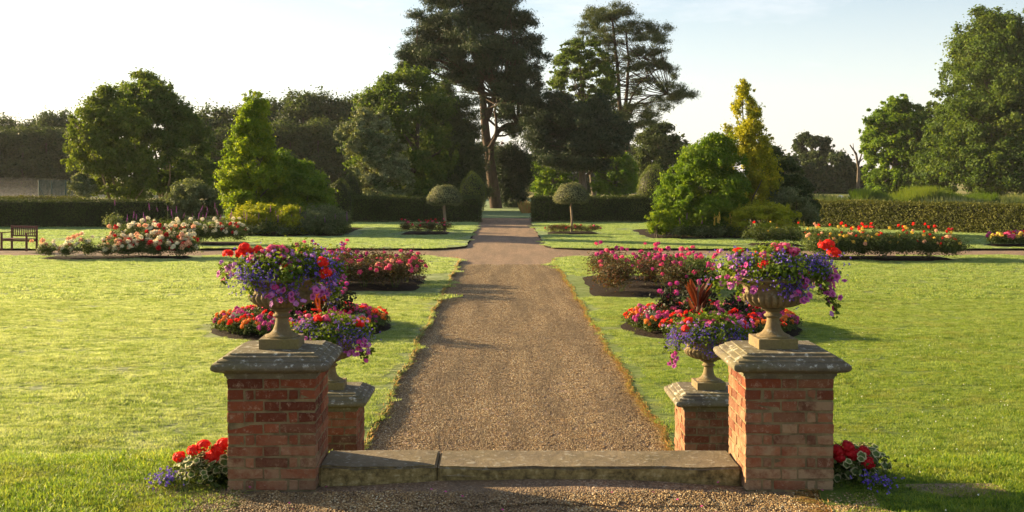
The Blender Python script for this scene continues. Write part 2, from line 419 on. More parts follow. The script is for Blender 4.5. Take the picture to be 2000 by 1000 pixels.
def crown(clusters, n_per, leaf, aspect=0.6, sub=14, spread=0.28, up=0.3, needles=False):
    """clusters: list (c(3), r(3)); returns V,F,rnd,clump"""
    Cs, Ns, cl = [], [], []
    tot = sum((r[0] * r[1] + r[0] * r[2] + r[1] * r[2]) for _, r in clusters)
    for c, r in clusters:
        r = np.array(r); k = max(30, int(n_per * (r[0] * r[1] + r[0] * r[2] + r[1] * r[2]) / tot))
        ns = sub
        u = sph(ns); u[:, 2] = u[:, 2] * 0.9 + 0.12
        sc = c + u * r * rng.uniform(0.45, 1.2, (ns, 1))
        which = rng.integers(0, ns, k)
        off = rng.normal(size=(k, 3)) * r * spread * (1 + (rng.random((k, 1)) < .12) * .8)
        P = sc[which] + off
        Cs.append(P); nn = unit((P - c) / r) * 0.8 + sph(k) * 0.9; nn[:, 2] += up
        Ns.append(nn); base = rng.uniform(0.15, 0.85); cl.append(np.clip(base + (rng.random(ns) * 0.5 - .25)[which], 0, 1))
    C = np.concatenate(Cs); Nn = np.concatenate(Ns); cl = np.concatenate(cl)
    n = len(C); L = leaf * rng.uniform(0.6, 1.4, n)
    V, Fc = leaves(C, Nn, L, L * aspect, 0.1)
    return V, Fc, rng.random(n), cl
def tube(pts, rad, ns=8):
    pts = np.asarray(pts, float); rad = np.asarray(rad, float); n = len(pts)
    d = unit(np.gradient(pts, axis=0)); ref = np.array([0.3, 1.0, 0.1]) if abs(d[:, 2]).mean() > .5 else np.array([0.1, 0.2, 1.0])
    a = unit(np.cross(d, ref)); b = np.cross(d, a)
    th = np.linspace(0, 2 * np.pi, ns, endpoint=False)
    V = pts[:, None] + rad[:, None, None] * (np.cos(th)[None, :, None] * a[:, None] + np.sin(th)[None, :, None] * b[:, None])
    i = np.arange(n - 1)[:, None] * ns; j = np.arange(ns)[None]
    jn = (j + 1) % ns
    Fc = np.stack([i + j, i + jn, i + ns + jn, i + ns + j], -1).reshape(-1, 4)
    return V.reshape(-1, 3), Fc
def curve(a, b, sag=0.0, wob=0.05, n=7, up=0):
    a = np.array(a, float); b = np.array(b, float); t = np.linspace(0, 1, n)[:, None]
    L = np.linalg.norm(b - a)
    p = a + (b - a) * t; s = (np.sin(np.pi * t))
    p[:, 2:3] += s * sag * L
    w_ = np.cumsum(rng.normal(size=(n, 3)), 0) * wob * L / n; w_[0] = 0
    return p + w_ * s
class MB:
    def __init__(s): s.V = []; s.F = []; s.n = 0; s.A = []; s.M = []
    def add(s, V, Fc, val=None, mi=0):
        V = np.asarray(V, float); Fc = np.asarray(Fc)
        s.V.append(V); s.F.append(Fc + s.n); s.n += len(V)
        s.A.append(np.full(len(Fc), rng.random() if val is None else val) if not hasattr(val, '__len__') else np.asarray(val)); s.M.append(np.full(len(Fc), mi))
    def box(s, lo, hi, val=None, bev=0.0, jit=0.0, mi=0):
        bm = bmesh.new(); bmesh.ops.create_cube(bm, size=1)
        lo = np.array(lo); hi = np.array(hi)
        for v in bm.verts:
            for k in range(3): v.co[k] = lo[k] + (v.co[k] + .5) * (hi[k] - lo[k])
        if bev > 0: bmesh.ops.bevel(bm, geom=list(bm.edges), offset=bev, segments=2, affect='EDGES', profile=0.6)
        bm.verts.index_update()
        V = np.array([v.co[:] for v in bm.verts])
        if jit: V += rng.normal(size=V.shape) * jit
        q = [[v.index for v in f.verts] for f in bm.faces]
        T = []
        for f in q:
            for i in range(1, len(f) - 1): T.append([f[0], f[i], f[i + 1]])
        bm.free(); s.add(V, T, val, mi)
    def beam(s, a, b, w, h, val=0.5):
        a = np.array(a, float); b = np.array(b, float); d = unit(b - a)
        ref = np.array([0, 0, 1.0]) if abs(d[2]) < .9 else np.array([0, 1.0, 0])
        x = unit(np.cross(d, ref)); y = np.cross(x, d)
        V = [p + x * sx * w / 2 + y * sy * h / 2 for p in (a, b) for sx, sy in ((-1, -1), (1, -1), (1, 1), (-1, 1))]
        s.add(V, [[0, 1, 2, 3], [7, 6, 5, 4], [0, 4, 5, 1], [1, 5, 6, 2], [2, 6, 7, 3], [3, 7, 4, 0]], val)
    def build(s, name, mat, parent=None, smooth=False, mats=None):
        return mk(name, np.concatenate(s.V), [f for f in s.F], mat, parent, {'rnd': np.concatenate(s.A)}, smooth, mats, np.concatenate(s.M))

# ------------------------------------------------------------------ ground, paths, lawns
PXL, PXR = -1.40, 1.70        # path edges
CY0, CY1 = 36.8, 40.5         # cross path
def sheet(name, x0, x1, y0, y1, z, mat, nx=2, ny=2, fn=None):
    xs = np.linspace(x0, x1, nx); ys = np.linspace(y0, y1, ny); X, Y = np.meshgrid(xs, ys)
    Z = np.full_like(X, z) if fn is None else fn(X, Y)
    V = np.stack([X, Y, Z], -1).reshape(-1, 3)
    i = np.arange(ny - 1)[:, None] * nx; j = np.arange(nx - 1)[None]
    Fc = np.stack([i + j, i + j + 1, i + nx + j + 1, i + nx + j], -1).reshape(-1, 4)
    return mk(name, V, Fc, mat, smooth=True)
g = sheet('ground', -1500, 1500, -60, 2500, -0.12, M['field'], 20, 30); g['kind'] = 'structure'
g = sheet('path', PXL - .3, PXR + .3, 9.0, 72, -0.075, M['gravel']); g['kind'] = 'structure'
g = sheet('cross_path', -70, 70, CY0 - 2.3, CY1 + 2.3, -0.082, M['gravel']); g['kind'] = 'structure'
def gravel_z(X, Y):
    t_ = np.clip((Y - 6.1) / .8, 0, 1)
    return 0.694 + 0.012 * np.sin(X * 2.3 + Y) * np.cos(Y * 1.7) + 0.036 * np.exp(-(np.abs(X - .2) / 1.15) ** 4) * t_ * t_
g = sheet('terrace_gravel', -2.6, 3.2, -8, 7.0, 0.694, M['gravel'], 60, 180, gravel_z); g['kind'] = 'structure'

def sstep(a, b, x):
    t = np.clip((x - a) / (b - a), 0, 1); return t * t * (3 - 2 * t)
def wob(y, s): return 0.03 * np.sin(y * 1.7 + s) + 0.018 * np.sin(y * 4.3 + 2 * s) + 0.01 * np.sin(y * 11 + s)
def lawn_edge(side, Y):
    """X of lawn edge next to the path at Y (near panels)"""
    Y = np.asarray(Y, float)
    base = (PXL if side < 0 else PXR) + wob(Y, side)
    r = 2.0
    out = np.where(Y > CY0 - r, r - np.sqrt(np.clip(r * r - (Y - (CY0 - r)) ** 2, 0, None)), 0)
    r2 = 2.0; Yf = CY1 + r2
    out2 = np.where((Y < Yf) & (Y > CY1 - .01), r2 - np.sqrt(np.clip(r2 * r2 - (Yf - Y) ** 2, 0, None)), 0)
    out = np.where(Y >= CY1 - .01, out2, out)
    tb = np.where(Y < 9.3, sstep(9.3, 9.0, Y) * (-0.10), 0)          # beside the steps
    ter = np.where(Y < 7.42, sstep(7.42, 7.36, Y) * 0.40, 0)          # in front of the pillars
    return base + side * (out + tb + ter)
def lawn_z(X, Y):
    z = 0.70 * (1 - sstep(7.45, 9.1, Y))
    z = z + 0.012 * np.sin(X * 0.9 + Y * .6) * np.cos(Y * 0.55 - X * .3) + 0.006 * np.sin(X * 3.1 + 1) * np.sin(Y * 2.7)
    return z
def lawn_panel(name, side, Y0, Y1, far, ny):
    ys = np.linspace(Y0, Y1, ny)
    if Y1 > 9.5:  # denser towards the rounded corner
        ys = np.unique(np.concatenate([ys, np.linspace(CY0 - 2, CY0, 25), np.linspace(CY1, CY1 + 2, 25)])); ys = ys[(ys >= Y0) & (ys <= Y1)]
    tt = np.concatenate([np.linspace(0, 3, 13), np.linspace(3.6, 12, 15), np.linspace(14, far, 8)])
    e = lawn_edge(side, ys)
    X = e[:, None] + side * tt[None]
    Y = np.repeat(ys[:, None], len(tt), 1)
    Z = lawn_z(X, Y)
    nx = len(tt); n = len(ys)
    V = np.stack([X, Y, Z], -1).reshape(-1, 3)
    i = np.arange(n - 1)[:, None] * nx; j = np.arange(nx - 1)[None]
    Fc = np.stack([i + j, i + j + 1, i + nx + j + 1, i + nx + j], -1).reshape(-1, 4)
    if side < 0: Fc = Fc[:, ::-1]
    # skirts along the path edge and both ends
    def skirt(ids, V, Fs):
        b = len(V); lo = V[ids].copy(); lo[:, 2] = -0.11; V = np.concatenate([V, lo]); k = np.arange(len(ids) - 1)
        Fs.append(np.stack([ids[:-1], ids[1:], b + k + 1, b + k], -1)); return V
    Fs = []
    V = skirt(np.arange(n) * nx, V, Fs); V = skirt(np.arange(nx), V, Fs); V = skirt((n - 1) * nx + np.arange(nx), V, Fs)
    o = mk(name, V, [Fc] + Fs, M['grass_base'], mats=[M['grass_base'], M['soil']],
           midx=np.concatenate([np.zeros(len(Fc))] + [np.ones(len(f)) for f in Fs]))
    o['kind'] = 'structure'
    return o
lawn_panel('lawn', -1, -6, CY0, 60, 150)
lawn_panel('lawn', 1, -6, CY0, 60, 150)
lawn_panel('lawn', -1, CY1, 63.8, 60, 40)
lawn_panel('lawn', 1, CY1, 63.8, 60, 40)
# grass beyond the hedge gap
g = sheet('meadow_grass', -40, 50, 72, 128, -0.06, M['grass_base'], 10, 10); g['kind'] = 'structure'

# beds (soil), used to mask the grass
BEDS = []
def bed(kind, *a):
    BEDS.append((kind, a))
    if kind == 'disc':
        cx, cy, rx, ry = a; th = np.linspace(0, 2 * np.pi, 64, endpoint=False)
        rr = np.array([1.0, 0.93, 0.6, 0.0001]); zz = np.array([-0.03, 0.03, 0.07, 0.09])
        V = np.concatenate([np.stack([cx + rx * q * np.cos(th), cy + ry * q * np.sin(th), np.full(64, z)], -1) for q, z in zip(rr, zz)])
        Fc = np.array([[i * 64 + j, i * 64 + (j + 1) % 64, (i + 1) * 64 + (j + 1) % 64, (i + 1) * 64 + j] for i in range(3) for j in range(64)])
        o = mk('flower_bed_soil', V, Fc, M['soil'], smooth=True)
    else:
        x0, x1, y0, y1 = a
        nx, ny = 14, 12; xs = np.linspace(x0, x1, nx); ys = np.linspace(y0, y1, ny); X, Y = np.meshgrid(xs, ys)
        ex = np.minimum(np.minimum(X - x0, x1 - X), np.minimum(Y - y0, y1 - Y)); Z = -0.04 + 0.10 * sstep(0, .4, ex) + rng.normal(size=X.shape) * .006
        V = np.stack([X, Y, Z], -1).reshape(-1, 3); i = np.arange(ny - 1)[:, None] * nx; j = np.arange(nx - 1)[None]
        Fc = np.stack([i + j, i + j + 1, i + nx + j + 1, i + nx + j], -1).reshape(-1, 4)
        o = mk('flower_bed_soil', V, Fc, M['soil'], smooth=True)
    o['kind'] = 'structure'
    return o
def in_bed(X, Y, pad=0.03):
    m_ = np.zeros(X.shape, bool)
    for k, a in BEDS:
        if k == 'disc': m_ |= ((X - a[0]) / (a[2] + pad)) ** 2 + ((Y - a[1]) / (a[3] + pad)) ** 2 < 1
        else: m_ |= (X > a[0] - pad) & (X < a[1] + pad) & (Y > a[2] - pad) & (Y < a[3] + pad)
    return m_
#EOF_PART1
bed('disc', -3.57, 19.2, 1.65, 1.65)
bed('disc', 3.72, 19.2, 1.65, 1.65)
bed('rect', -5.5, -1.90, 25.2, 29.3)
bed('rect', 1.96, 5.1, 24.1, 29.2)
bed('rect', -15.3, -10.2, 34.9, 36.4)
bed('rect', -15.3, -10.1, 42.2, 44.2)
bed('rect', 9.8, 14.8, 34.4, 36.3)
bed('rect', 9.6, 11.9, 41.3, 43.2)
bed('rect', -4.9, -2.4, 50.0, 52.6)
bed('rect', 2.05, 4.7, 50.0, 52.6)
bed('rect', 18.9, 24.0, 41.4, 42.8)
bed('rect', -17.8, -7.0, 48.6, 57.0)
bed('rect', 6.3, 14.0, 46.7, 55.0)

# ---- instancing of turf and pebbles (uncountable stuff) through geometry nodes
def scatter(name, pts, rots, scales, src_objs, label, cat):
    me = bpy.data.meshes.new(name); me.vertices.add(len(pts)); me.vertices.foreach_set('co', np.asarray(pts, np.float32).ravel()); me.update()
    a = me.attributes.new('rz', 'FLOAT', 'POINT'); a.data.foreach_set('value', np.asarray(rots, np.float32))
    a = me.attributes.new('sc', 'FLOAT', 'POINT'); a.data.foreach_set('value', np.asarray(scales, np.float32))
    o = bpy.data.objects.new(name, me); COL.objects.link(o)
    gt = bpy.data.node_groups.new(name + '_nodes', 'GeometryNodeTree')
    gt.interface.new_socket('Geometry', in_out='INPUT', socket_type='NodeSocketGeometry')
    gt.interface.new_socket('Geometry', in_out='OUTPUT', socket_type='NodeSocketGeometry')
    gi = gt.nodes.new('NodeGroupInput'); go = gt.nodes.new('NodeGroupOutput')
    ins = gt.nodes.new('GeometryNodeInstanceOnPoints')
    gg = gt.nodes.new('GeometryNodeGeometryToInstance')
    for s in src_objs:
        oi = gt.nodes.new('GeometryNodeObjectInfo'); oi.inputs['Object'].default_value = s; oi.inputs['As Instance'].default_value = True
        gt.links.new(oi.outputs['Geometry'], gg.inputs[0])
    ar = gt.nodes.new('GeometryNodeInputNamedAttribute'); ar.data_type = 'FLOAT'; ar.inputs[0].default_value = 'rz'
    asc = gt.nodes.new('GeometryNodeInputNamedAttribute'); asc.data_type = 'FLOAT'; asc.inputs[0].default_value = 'sc'
    cx = gt.nodes.new('ShaderNodeCombineXYZ'); gt.links.new(ar.outputs[0], cx.inputs[2])
    m2 = gt.nodes.new('FunctionNodeEulerToRotation'); gt.links.new(cx.outputs[0], m2.inputs[0])
    gt.links.new(gi.outputs[0], ins.inputs['Points']); gt.links.new(gg.outputs[0], ins.inputs['Instance'])
    gt.links.new(m2.outputs[0], ins.inputs['Rotation'])
    cs = gt.nodes.new('ShaderNodeCombineXYZ')
    for k in range(3): gt.links.new(asc.outputs[0], cs.inputs[k])
    gt.links.new(cs.outputs[0], ins.inputs['Scale'])
    gt.links.new(ins.outputs[0], go.inputs[0])
    md = o.modifiers.new('scatter', 'NODES'); md.node_group = gt
    tag(o, label, cat, kind='stuff')
    return o
def blades(name, n, size, h, wdt, mat, lean=0.5):
    x = rng.uniform(-size / 2, size / 2, n); y = rng.uniform(-size / 2, size / 2, n)
    hh = h * rng.uniform(0.5, 1.3, n); th = rng.uniform(0, 2 * np.pi, n); ln = rng.uniform(0, lean, n) * hh * 1.6
    la = rng.uniform(0, 2 * np.pi, n); ww = wdt * rng.uniform(0.6, 1.3, n)
    b = np.stack([x, y, np.full(n, -0.004)], -1); s = np.stack([np.cos(th), np.sin(th), 0 * th], -1) * ww[:, None] / 2
    mid = b + np.stack([np.cos(la) * ln * .35, np.sin(la) * ln * .35, hh * .6], -1)
    tip = b + np.stack([np.cos(la) * ln, np.sin(la) * ln, hh], -1)
    V = np.stack([b - s, b + s, mid + s * .8, mid - s * .8, tip], 1).reshape(-1, 3); i = np.arange(n) * 5
    Q = np.stack([i, i + 1, i + 2, i + 3], -1); T = np.stack([i + 3, i + 2, i + 4], -1)
    r_ = rng.random(n)
    return mk(name, V, [Q, T], mat, attrs={'rnd': np.concatenate([r_, r_])})
def hide_source(o, at):
    o.location = at   # the source patch is itself one patch of the same turf
    return o
TILE = 0.25
def turf_scale(P):
    x, y = P[:, 0], P[:, 1]; a = np.sin(x * 1.1 + y * 2.3 + 1.5 * np.sin(y * .7 + x * .3)) * np.sin(y * 3.1 - x * .8 + 1)
    return np.clip(1 + .5 * a + rng.normal(size=len(P)) * .15, .5, 1.8)
def lawn_points(y0, y1, step, pad=0.0):
    P = []
    for yy in np.arange(y0, y1, step):
        half = (yy * 0.53 + 3.5)
        xs = np.arange(-half, half, step) + rng.uniform(-.05, .05)
        X = xs + rng.uniform(-.3, .3, len(xs)) * step; Y = yy + rng.uniform(-.3, .3, len(xs)) * step
        eL = lawn_edge(-1, Y); eR = lawn_edge(1, Y)
        mg = min(step * .72, .19)
        ok = ((X < eL - mg) | (X > eR + mg)) & ~in_bed(X, Y, step * .45)
        P.append(np.stack([X, Y, lawn_z(X, Y)], -1)[ok])
    return np.concatenate(P)
src = blades('turf', 900, TILE * 1.6, 0.025, 0.0042, M['grass'], 0.9)
src['kind'] = 'stuff'; tag(src, 'small patch of mown turf at the lawn edge beside the path', 'grass', kind='stuff')
Pn = np.concatenate([lawn_points(5.0, 8.2, TILE * .9), lawn_points(9.0, 24, TILE)])
src.location = Pn[0]
scatter('lawn_grass', Pn[1:], rng.uniform(0, 6.28, len(Pn) - 1), turf_scale(Pn[1:]), [src], 'dewy mown grass blades covering the nearer lawns', 'grass')
src2 = blades('turf', 900, 0.5 * 1.3, 0.035, 0.010, M['grass'], 0.9)
tag(src2, 'patch of dewy turf in the middle of the far lawn', 'grass', kind='stuff')
Pf = np.concatenate([lawn_points(24, CY0 - .2, .5), lawn_points(CY1 + .3, 63.5, .62)])
src2.location = Pf[0]
scatter('far_lawn_grass', Pf[1:], rng.uniform(0, 6.28, len(Pf) - 1), turf_scale(Pf[1:]), [src2], 'pale dewy grass blades on the lawns by the cross path', 'grass')
# fringe of longer grass along every lawn edge
def fringe(name, side, y0, y1, n, mat, label, h=0.06, out=0.05, ylow=0):
    Y = rng.uniform(y0, y1, n); X = lawn_edge(side, Y) + side * rng.normal(size=n) * .02
    Z = lawn_z(X, Y) - .03
    hh = h * rng.uniform(.4, 1.4, n); o_ = -side * np.abs(rng.normal(size=n)) * out
    b = np.stack([X, Y, Z], -1); tip = b + np.stack([o_, rng.normal(size=n) * .03, hh * rng.uniform(.3, 1, n)], -1)
    mid = (b + tip) / 2; mid[:, 2] += hh * .3
    wd = (0.0025 + 0.0004 * Y)[:, None]
    s = np.stack([rng.normal(size=n) * .3, np.ones(n), 0 * n * X], -1) * wd
    V = np.stack([b - s, b + s, mid + s * .8, mid - s * .8, tip], 1).reshape(-1, 3); i = np.arange(n) * 5
    r_ = rng.random(n)
    o = mk(name, V, [np.stack([i, i + 1, i + 2, i + 3], -1), np.stack([i + 3, i + 2, i + 4], -1)], mat, attrs={'rnd': np.concatenate([r_, r_])})
    return tag(o, label, 'grass', kind='stuff')
fringe('edge_grass', -1, 7.6, 36, 15000, M['grass'], 'green grass fringe overhanging the left edge of the path', 0.036, 0.022)
fringe('dry_edge_grass', 1, 7.6, 36, 12000, M['dry_grass'], 'dry straw coloured grass fringe along the right edge of the path', 0.045, 0.045)
fringe('edge_grass', 1, 7.6, 36, 9000, M['grass'], 'green grass fringe along the right edge of the path', 0.042, 0.018)
fringe('dry_edge_grass', -1, 7.6, 36, 1800, M['dry_grass'], 'sparse dry grass fringe along the left edge of the path', 0.07, 0.05)
fringe('dry_edge_grass', 1, 8.9, 16, 3000, M['dry_grass'], 'thick orange dry grass spilling over the right path edge nearest the steps', 0.05, 0.055)
fringe('dry_edge_grass', 1, 5.2, 7.0, 1500, M['dry_grass'], 'dry grass between terrace gravel and lawn beside the right pillar', 0.05, 0.10)
fringe('edge_grass', -1, 5.2, 7.0, 1500, M['grass'], 'short grass where the terrace gravel meets the lawn beside the left pillar', 0.05, 0.06)
# clover heads
n = 420
Y = 5.5 + 13 * rng.random(n) ** 1.5; X = rng.uniform(2.5, 9.5, n); k = (X > lawn_edge(1, Y) + .2) & ~in_bed(X, Y) & ((Y > 9.2) | (Y < 7.4)); X = X[k]; Y = Y[k]
Cc = np.stack([X, Y, lawn_z(X, Y) + .035], -1); Cc = np.repeat(Cc, 5, 0) + rng.normal(size=(len(Cc) * 5, 3)) * .003
V, Fc = leaves(Cc, sph(len(Cc)), .008, .007)
tag(mk('clover_flowers', V, Fc, M['white'], attrs={'rnd': rng.random(len(Fc))}), 'tiny white clover heads scattered through the right hand lawn', 'clover', kind='stuff')

# pebbles
def pebble_patch(name, n, size, r):
    bm = bmesh.new(); bmesh.ops.create_icosphere(bm, subdivisions=1, radius=1)
    B = np.array([v.co[:] for v in bm.verts]); T = np.array([[v.index for v in f.verts] for f in bm.faces]); bm.free()
    nb = len(B); s = r * rng.uniform(.5, 1.5, (n, 1, 1)) * rng.uniform(.6, 1.2, (n, 1, 3))
    ang = rng.uniform(0, 6.28, n); c, q = np.cos(ang), np.sin(ang)
    V = B[None] * s; V[:, :, 2] *= .7
    X = V[:, :, 0] * c[:, None] - V[:, :, 1] * q[:, None]; Yy = V[:, :, 0] * q[:, None] + V[:, :, 1] * c[:, None]
    V = np.stack([X, Yy, V[:, :, 2]], -1) + np.stack([rng.uniform(-size / 2, size / 2, n), rng.uniform(-size / 2, size / 2, n), rng.uniform(0, .006, n)], -1)[:, None]
    Fc = (T[None] + (np.arange(n) * nb)[:, None, None]).reshape(-1, 3)
    return mk(name, V.reshape(-1, 3), Fc, M['pebble'], attrs={'rnd': np.repeat(rng.random(n), len(T))})
s3 = pebble_patch('gravel_pebbles', 1100, .32, .0056)
tag(s3, 'small patch of loose pebbles in the terrace gravel', 'gravel', kind='stuff')
X, Y = np.meshgrid(np.arange(-2.0, 2.6, .26), np.arange(5.1, 6.9, .26)); P = np.stack([X.ravel(), Y.ravel(), X.ravel() * 0 + .698], -1)
P[:, 2] = gravel_z(P[:, 0], P[:, 1]) + .003
s3.location = P[0]
P = P[(P[:, 0] > -1.95) & (P[:, 0] < 2.35)]
scatter('terrace_pebbles', P, rng.uniform(0, 6.28, len(P)), np.ones(len(P)), [s3], 'orange brown pebbles loose on the terrace gravel in front of the step', 'gravel')
s4 = pebble_patch('gravel_pebbles', 1500, .62, .0068)
tag(s4, 'small patch of loose pebbles on the long path', 'gravel', kind='stuff')
X, Y = np.meshgrid(np.arange(PXL - .05, PXR + .1, .5), np.arange(9.6, 34, .5)); P = np.stack([X.ravel(), Y.ravel(), X.ravel() * 0 - .074], -1)
P[:, :2] += rng.uniform(-.05, .05, (len(P), 2)); s4.location = P[0]
scatter('path_pebbles', P[1:], rng.uniform(0, 6.28, len(P) - 1), np.ones(len(P) - 1), [s4], 'grey brown pebbles covering the long straight path', 'gravel')

Pp = np.stack([rng.uniform(-1.6, 2.1, 26), rng.uniform(6.0, 6.95, 26), np.full(26, .735)], -1)
V, Fc = leaves(Pp, sph(26) * .4 + [0, 0, 1.], .022, .018)
tag(mk('fallen_petals', V, Fc, M['magenta'], attrs={'rnd': rng.random(26)}), 'a few fallen pink petals on the terrace gravel below the step', 'petals', kind='stuff')
# ------------------------------------------------------------------ masonry
PH = 0.56 / 2
def brick_shaft_mesh(seed, worn_fn):
    st = np.random.default_rng(seed)
    mb = MB(); worn = []
    j = 0.0125; H = 0.072; h = H - j; b = 0.1025
    def put(lo, hi):
        nb = len(mb.F)
        lo = np.array(lo) + st.normal(size=3) * .0011; hi = np.array(hi) + st.normal(size=3) * .0011
        v = st.random()
        mb.box(lo, hi, v, 0.006, 0.0018)
        worn.append(np.full(len(mb.F[-1]), worn_fn((lo + hi) / 2, st)))
    for c in range(10):
        z0 = c * H + j * .3; z1 = z0 + h; a = PH
        if c % 2 == 1:
            w3 = [(-a, -a + .223), (-a + .233, a - .233), (a - .223, a)]
            for x0, x1 in w3:
                put((x0, -a, z0), (x1, -a + b, z1)); put((x0, a - b, z0), (x1, a, z1))
            y0 = -a + b + j; L = (2 * a - 2 * b - 2 * j); q = (L - j) / 2
            for s in (-a, a - b):
                put((s, y0, z0), (s + b, y0 + q, z1)); put((s, y0 + q + j, z0), (s + b, a - b - j, z1))
        else:
            cl = 0.052; x = -a + b + j; mid0 = x + cl + j; mid1 = a - b - j - cl - j
            for s, e in ((-a, -a + b), (a - b, a)):
                for ys in ((-a, -a + .215), (a - .215, a)): put((s, ys[0], z0), (e, ys[1], z1))
                put((s, -a + .225, z0), (e, a - .225, z1))
            for ys in ((-a, -a + b), (a - b, a)):
                put((x, ys[0], z0), (x + cl, ys[1], z1)); put((mid0, ys[0], z0), (mid1, ys[1], z1)); put((mid1 + j, ys[0], z0), (mid1 + j + cl, ys[1], z1))
    nb = sum(len(f) for f in mb.F)
    a = PH - 0.0042
    mb.box((-a, -a, -.12), (a, a, .722), .5, mi=1)
    # stone-like footing course, sunk
    V = np.concatenate(mb.V)
    # weathering: gentle bulge
    o = mk('brick_shaft', V, mb.F, None, attrs={'rnd': np.concatenate(mb.A), 'worn': np.concatenate(worn + [np.zeros(12)])}, mats=[M['brick'], M['mortar']], midx=np.concatenate(mb.M))
    return proto(o)
def cap_mesh(seed):
    st = np.random.default_rng(seed)
    prof = [(.283, .712), (.287, .730), (.296, .732), (.297, .748), (.312, .760), (.335, .766), (.345, .763), (.362, .772), (.372, .782), (.375, .795), (.371, .808), (.360, .818), (.347, .823), (.340, .823), (.3385, .833), (.336, .8345), (.308, .8445), (.304, .845), (.3025, .8545), (.299, .856), (.270, .8655), (.266, .8725), (.20, .872), (.1, .8725), (0.0005, .873)]
    m_ = 18
    V = []; nr = len(prof)
    # rounded square ring
    def ring(hf, z):
        pts = []
        for s in range(4):
            for k in range(m_):
                t = -1 + 2 * k / m_
                x, y = hf, hf * t
                a = s * np.pi / 2
                pts.append((x * np.cos(a) - y * np.sin(a), x * np.sin(a) + y * np.cos(a), z))
        return np.array(pts)
    for hf, z in prof: V.append(ring(hf, z))
    V = np.concatenate(V); n = 4 * m_
    f = sum(np.sin(V @ st.normal(size=3) * w_ + st.uniform(0, 6)) for w_ in (5, 9, 14)) / 3
    rad = V[:, :2] / np.maximum(np.linalg.norm(V[:, :2], axis=1, keepdims=True), .05)
    V[:, :2] += rad * (f * .0022 + st.normal(size=len(V)) * .0007)[:, None]; V[:, 2] += st.normal(size=len(V)) * .0004 + f * .0006
    # knock the corners back a little
    cr = np.minimum(np.abs(V[:, 0]), np.abs(V[:, 1])); k = cr > .33; V[k, :2] *= .985
    Fc = [[i * n + q, i * n + (q + 1) % n, (i + 1) * n + (q + 1) % n, (i + 1) * n + q] for i in range(nr - 1) for q in range(n)]
    o = mk('cap', V, Fc, M['stone'], smooth=True); o.data.set_sharp_from_angle(angle=R(28))
    return proto(o)
cap_me = cap_mesh(3); cap_me2 = cap_mesh(9)
def pillar(label, x, y, z, seed, worn, cm, rz=0):
    t = thing('brick_pillar', label, 'pillar', (x, y, z), rz, 'brick pillars either side of the steps')
    use('brick_shaft', brick_shaft_mesh(seed, worn), t)
    use('coping_cap', cm, t)
    return t
FY = 7.13; RY = 9.83; LX = -1.475; RX = 1.835
pillar('near left brick pillar with stone cap, bright scarlet geraniums at its foot', LX, FY, .70, 1, lambda c, s: np.clip(0.25 + (0.25 - c[2]) * 2.2 + s.normal() * .2, 0, 1), cap_me, R(1))
pillar('near right brick pillar with worn pale bricks, dark red geraniums at its foot', RX, FY, .70, 2, lambda c, s: np.clip(0.5 + (0.40 - c[2]) * 1.2 + s.normal() * .3, 0, 1), cap_me2, R(-1))
pillar('brick pillar partly hidden behind the near left pillar, at the foot of the steps', LX - .10, RY, -.10, 4, lambda c, s: 0.2 + s.normal() * .1, cap_me2, R(90))
pillar('brick pillar partly hidden behind the near right pillar, at the foot of the steps', RX + .065, RY, -.10, 5, lambda c, s: 0.35 + s.normal() * .15, cap_me, R(90))
# the stone step in two slabs, and the flight behind it
def slab(x0, x1, y0, y1, z0, z1, label, seed):
    bm = bmesh.new(); bmesh.ops.create_cube(bm, size=1)
    for v in bm.verts: v.co = Vector((x0 + (v.co.x + .5) * (x1 - x0), y0 + (v.co.y + .5) * (y1 - y0), z0 + (v.co.z + .5) * (z1 - z0)))
    bmesh.ops.bevel(bm, geom=[e for e in bm.edges], offset=.014, segments=3, affect='EDGES')
    bmesh.ops.triangulate(bm, faces=bm.faces)
    for _ in range(4):
        bmesh.ops.subdivide_edges(bm, edges=[e for e in bm.edges if e.calc_length() > .05], cuts=1)
        bmesh.ops.triangulate(bm, faces=[f for f in bm.faces if len(f.verts) > 3])
    st = np.random.default_rng(seed); K = [(st.normal(size=3) * q, st.uniform(0, 6)) for q in (4, 8, 15, 28)]
    for v in bm.verts:
        f = sum(math.sin(v.co.x * k[0] + v.co.y * k[1] + v.co.z * k[2] + p) for k, p in K)
        v.co.y += (f * .0045 + st.normal() * .002) * (1 if v.co.y < (y0 + y1) / 2 else 0); v.co.z += f * .0012
    me = bpy.data.meshes.new('stone_slab'); bm.to_mesh(me); bm.free(); me.materials.append(M['step_stone'])
    o = bpy.data.objects.new('stone_slab', me); COL.objects.link(o)
    return tag(o, label, 'step', 'stone slabs of the top step')
xj = PG(857, 895, .82).x
slab(LX + PH + .004, xj - .003, 6.97, 7.40, .60, .822, 'short weathered stone slab of the top step, against the left pillar', 1)
slab(xj + .003, RX - PH - .004, 6.975, 7.40, .60, .818, 'long weathered stone slab of the top step, against the right pillar', 2)
mb = MB()
for k in range(5):
    mb.box((LX + PH - .1, 7.405 + k * .40, -.11), (RX - PH + .1, 7.80 + k * .40, .66 - k * .145), .5, .008)
o = mb.build('garden_steps', M['step_stone']); tag(o, 'flight of stone steps going down between the four brick pillars', 'steps')

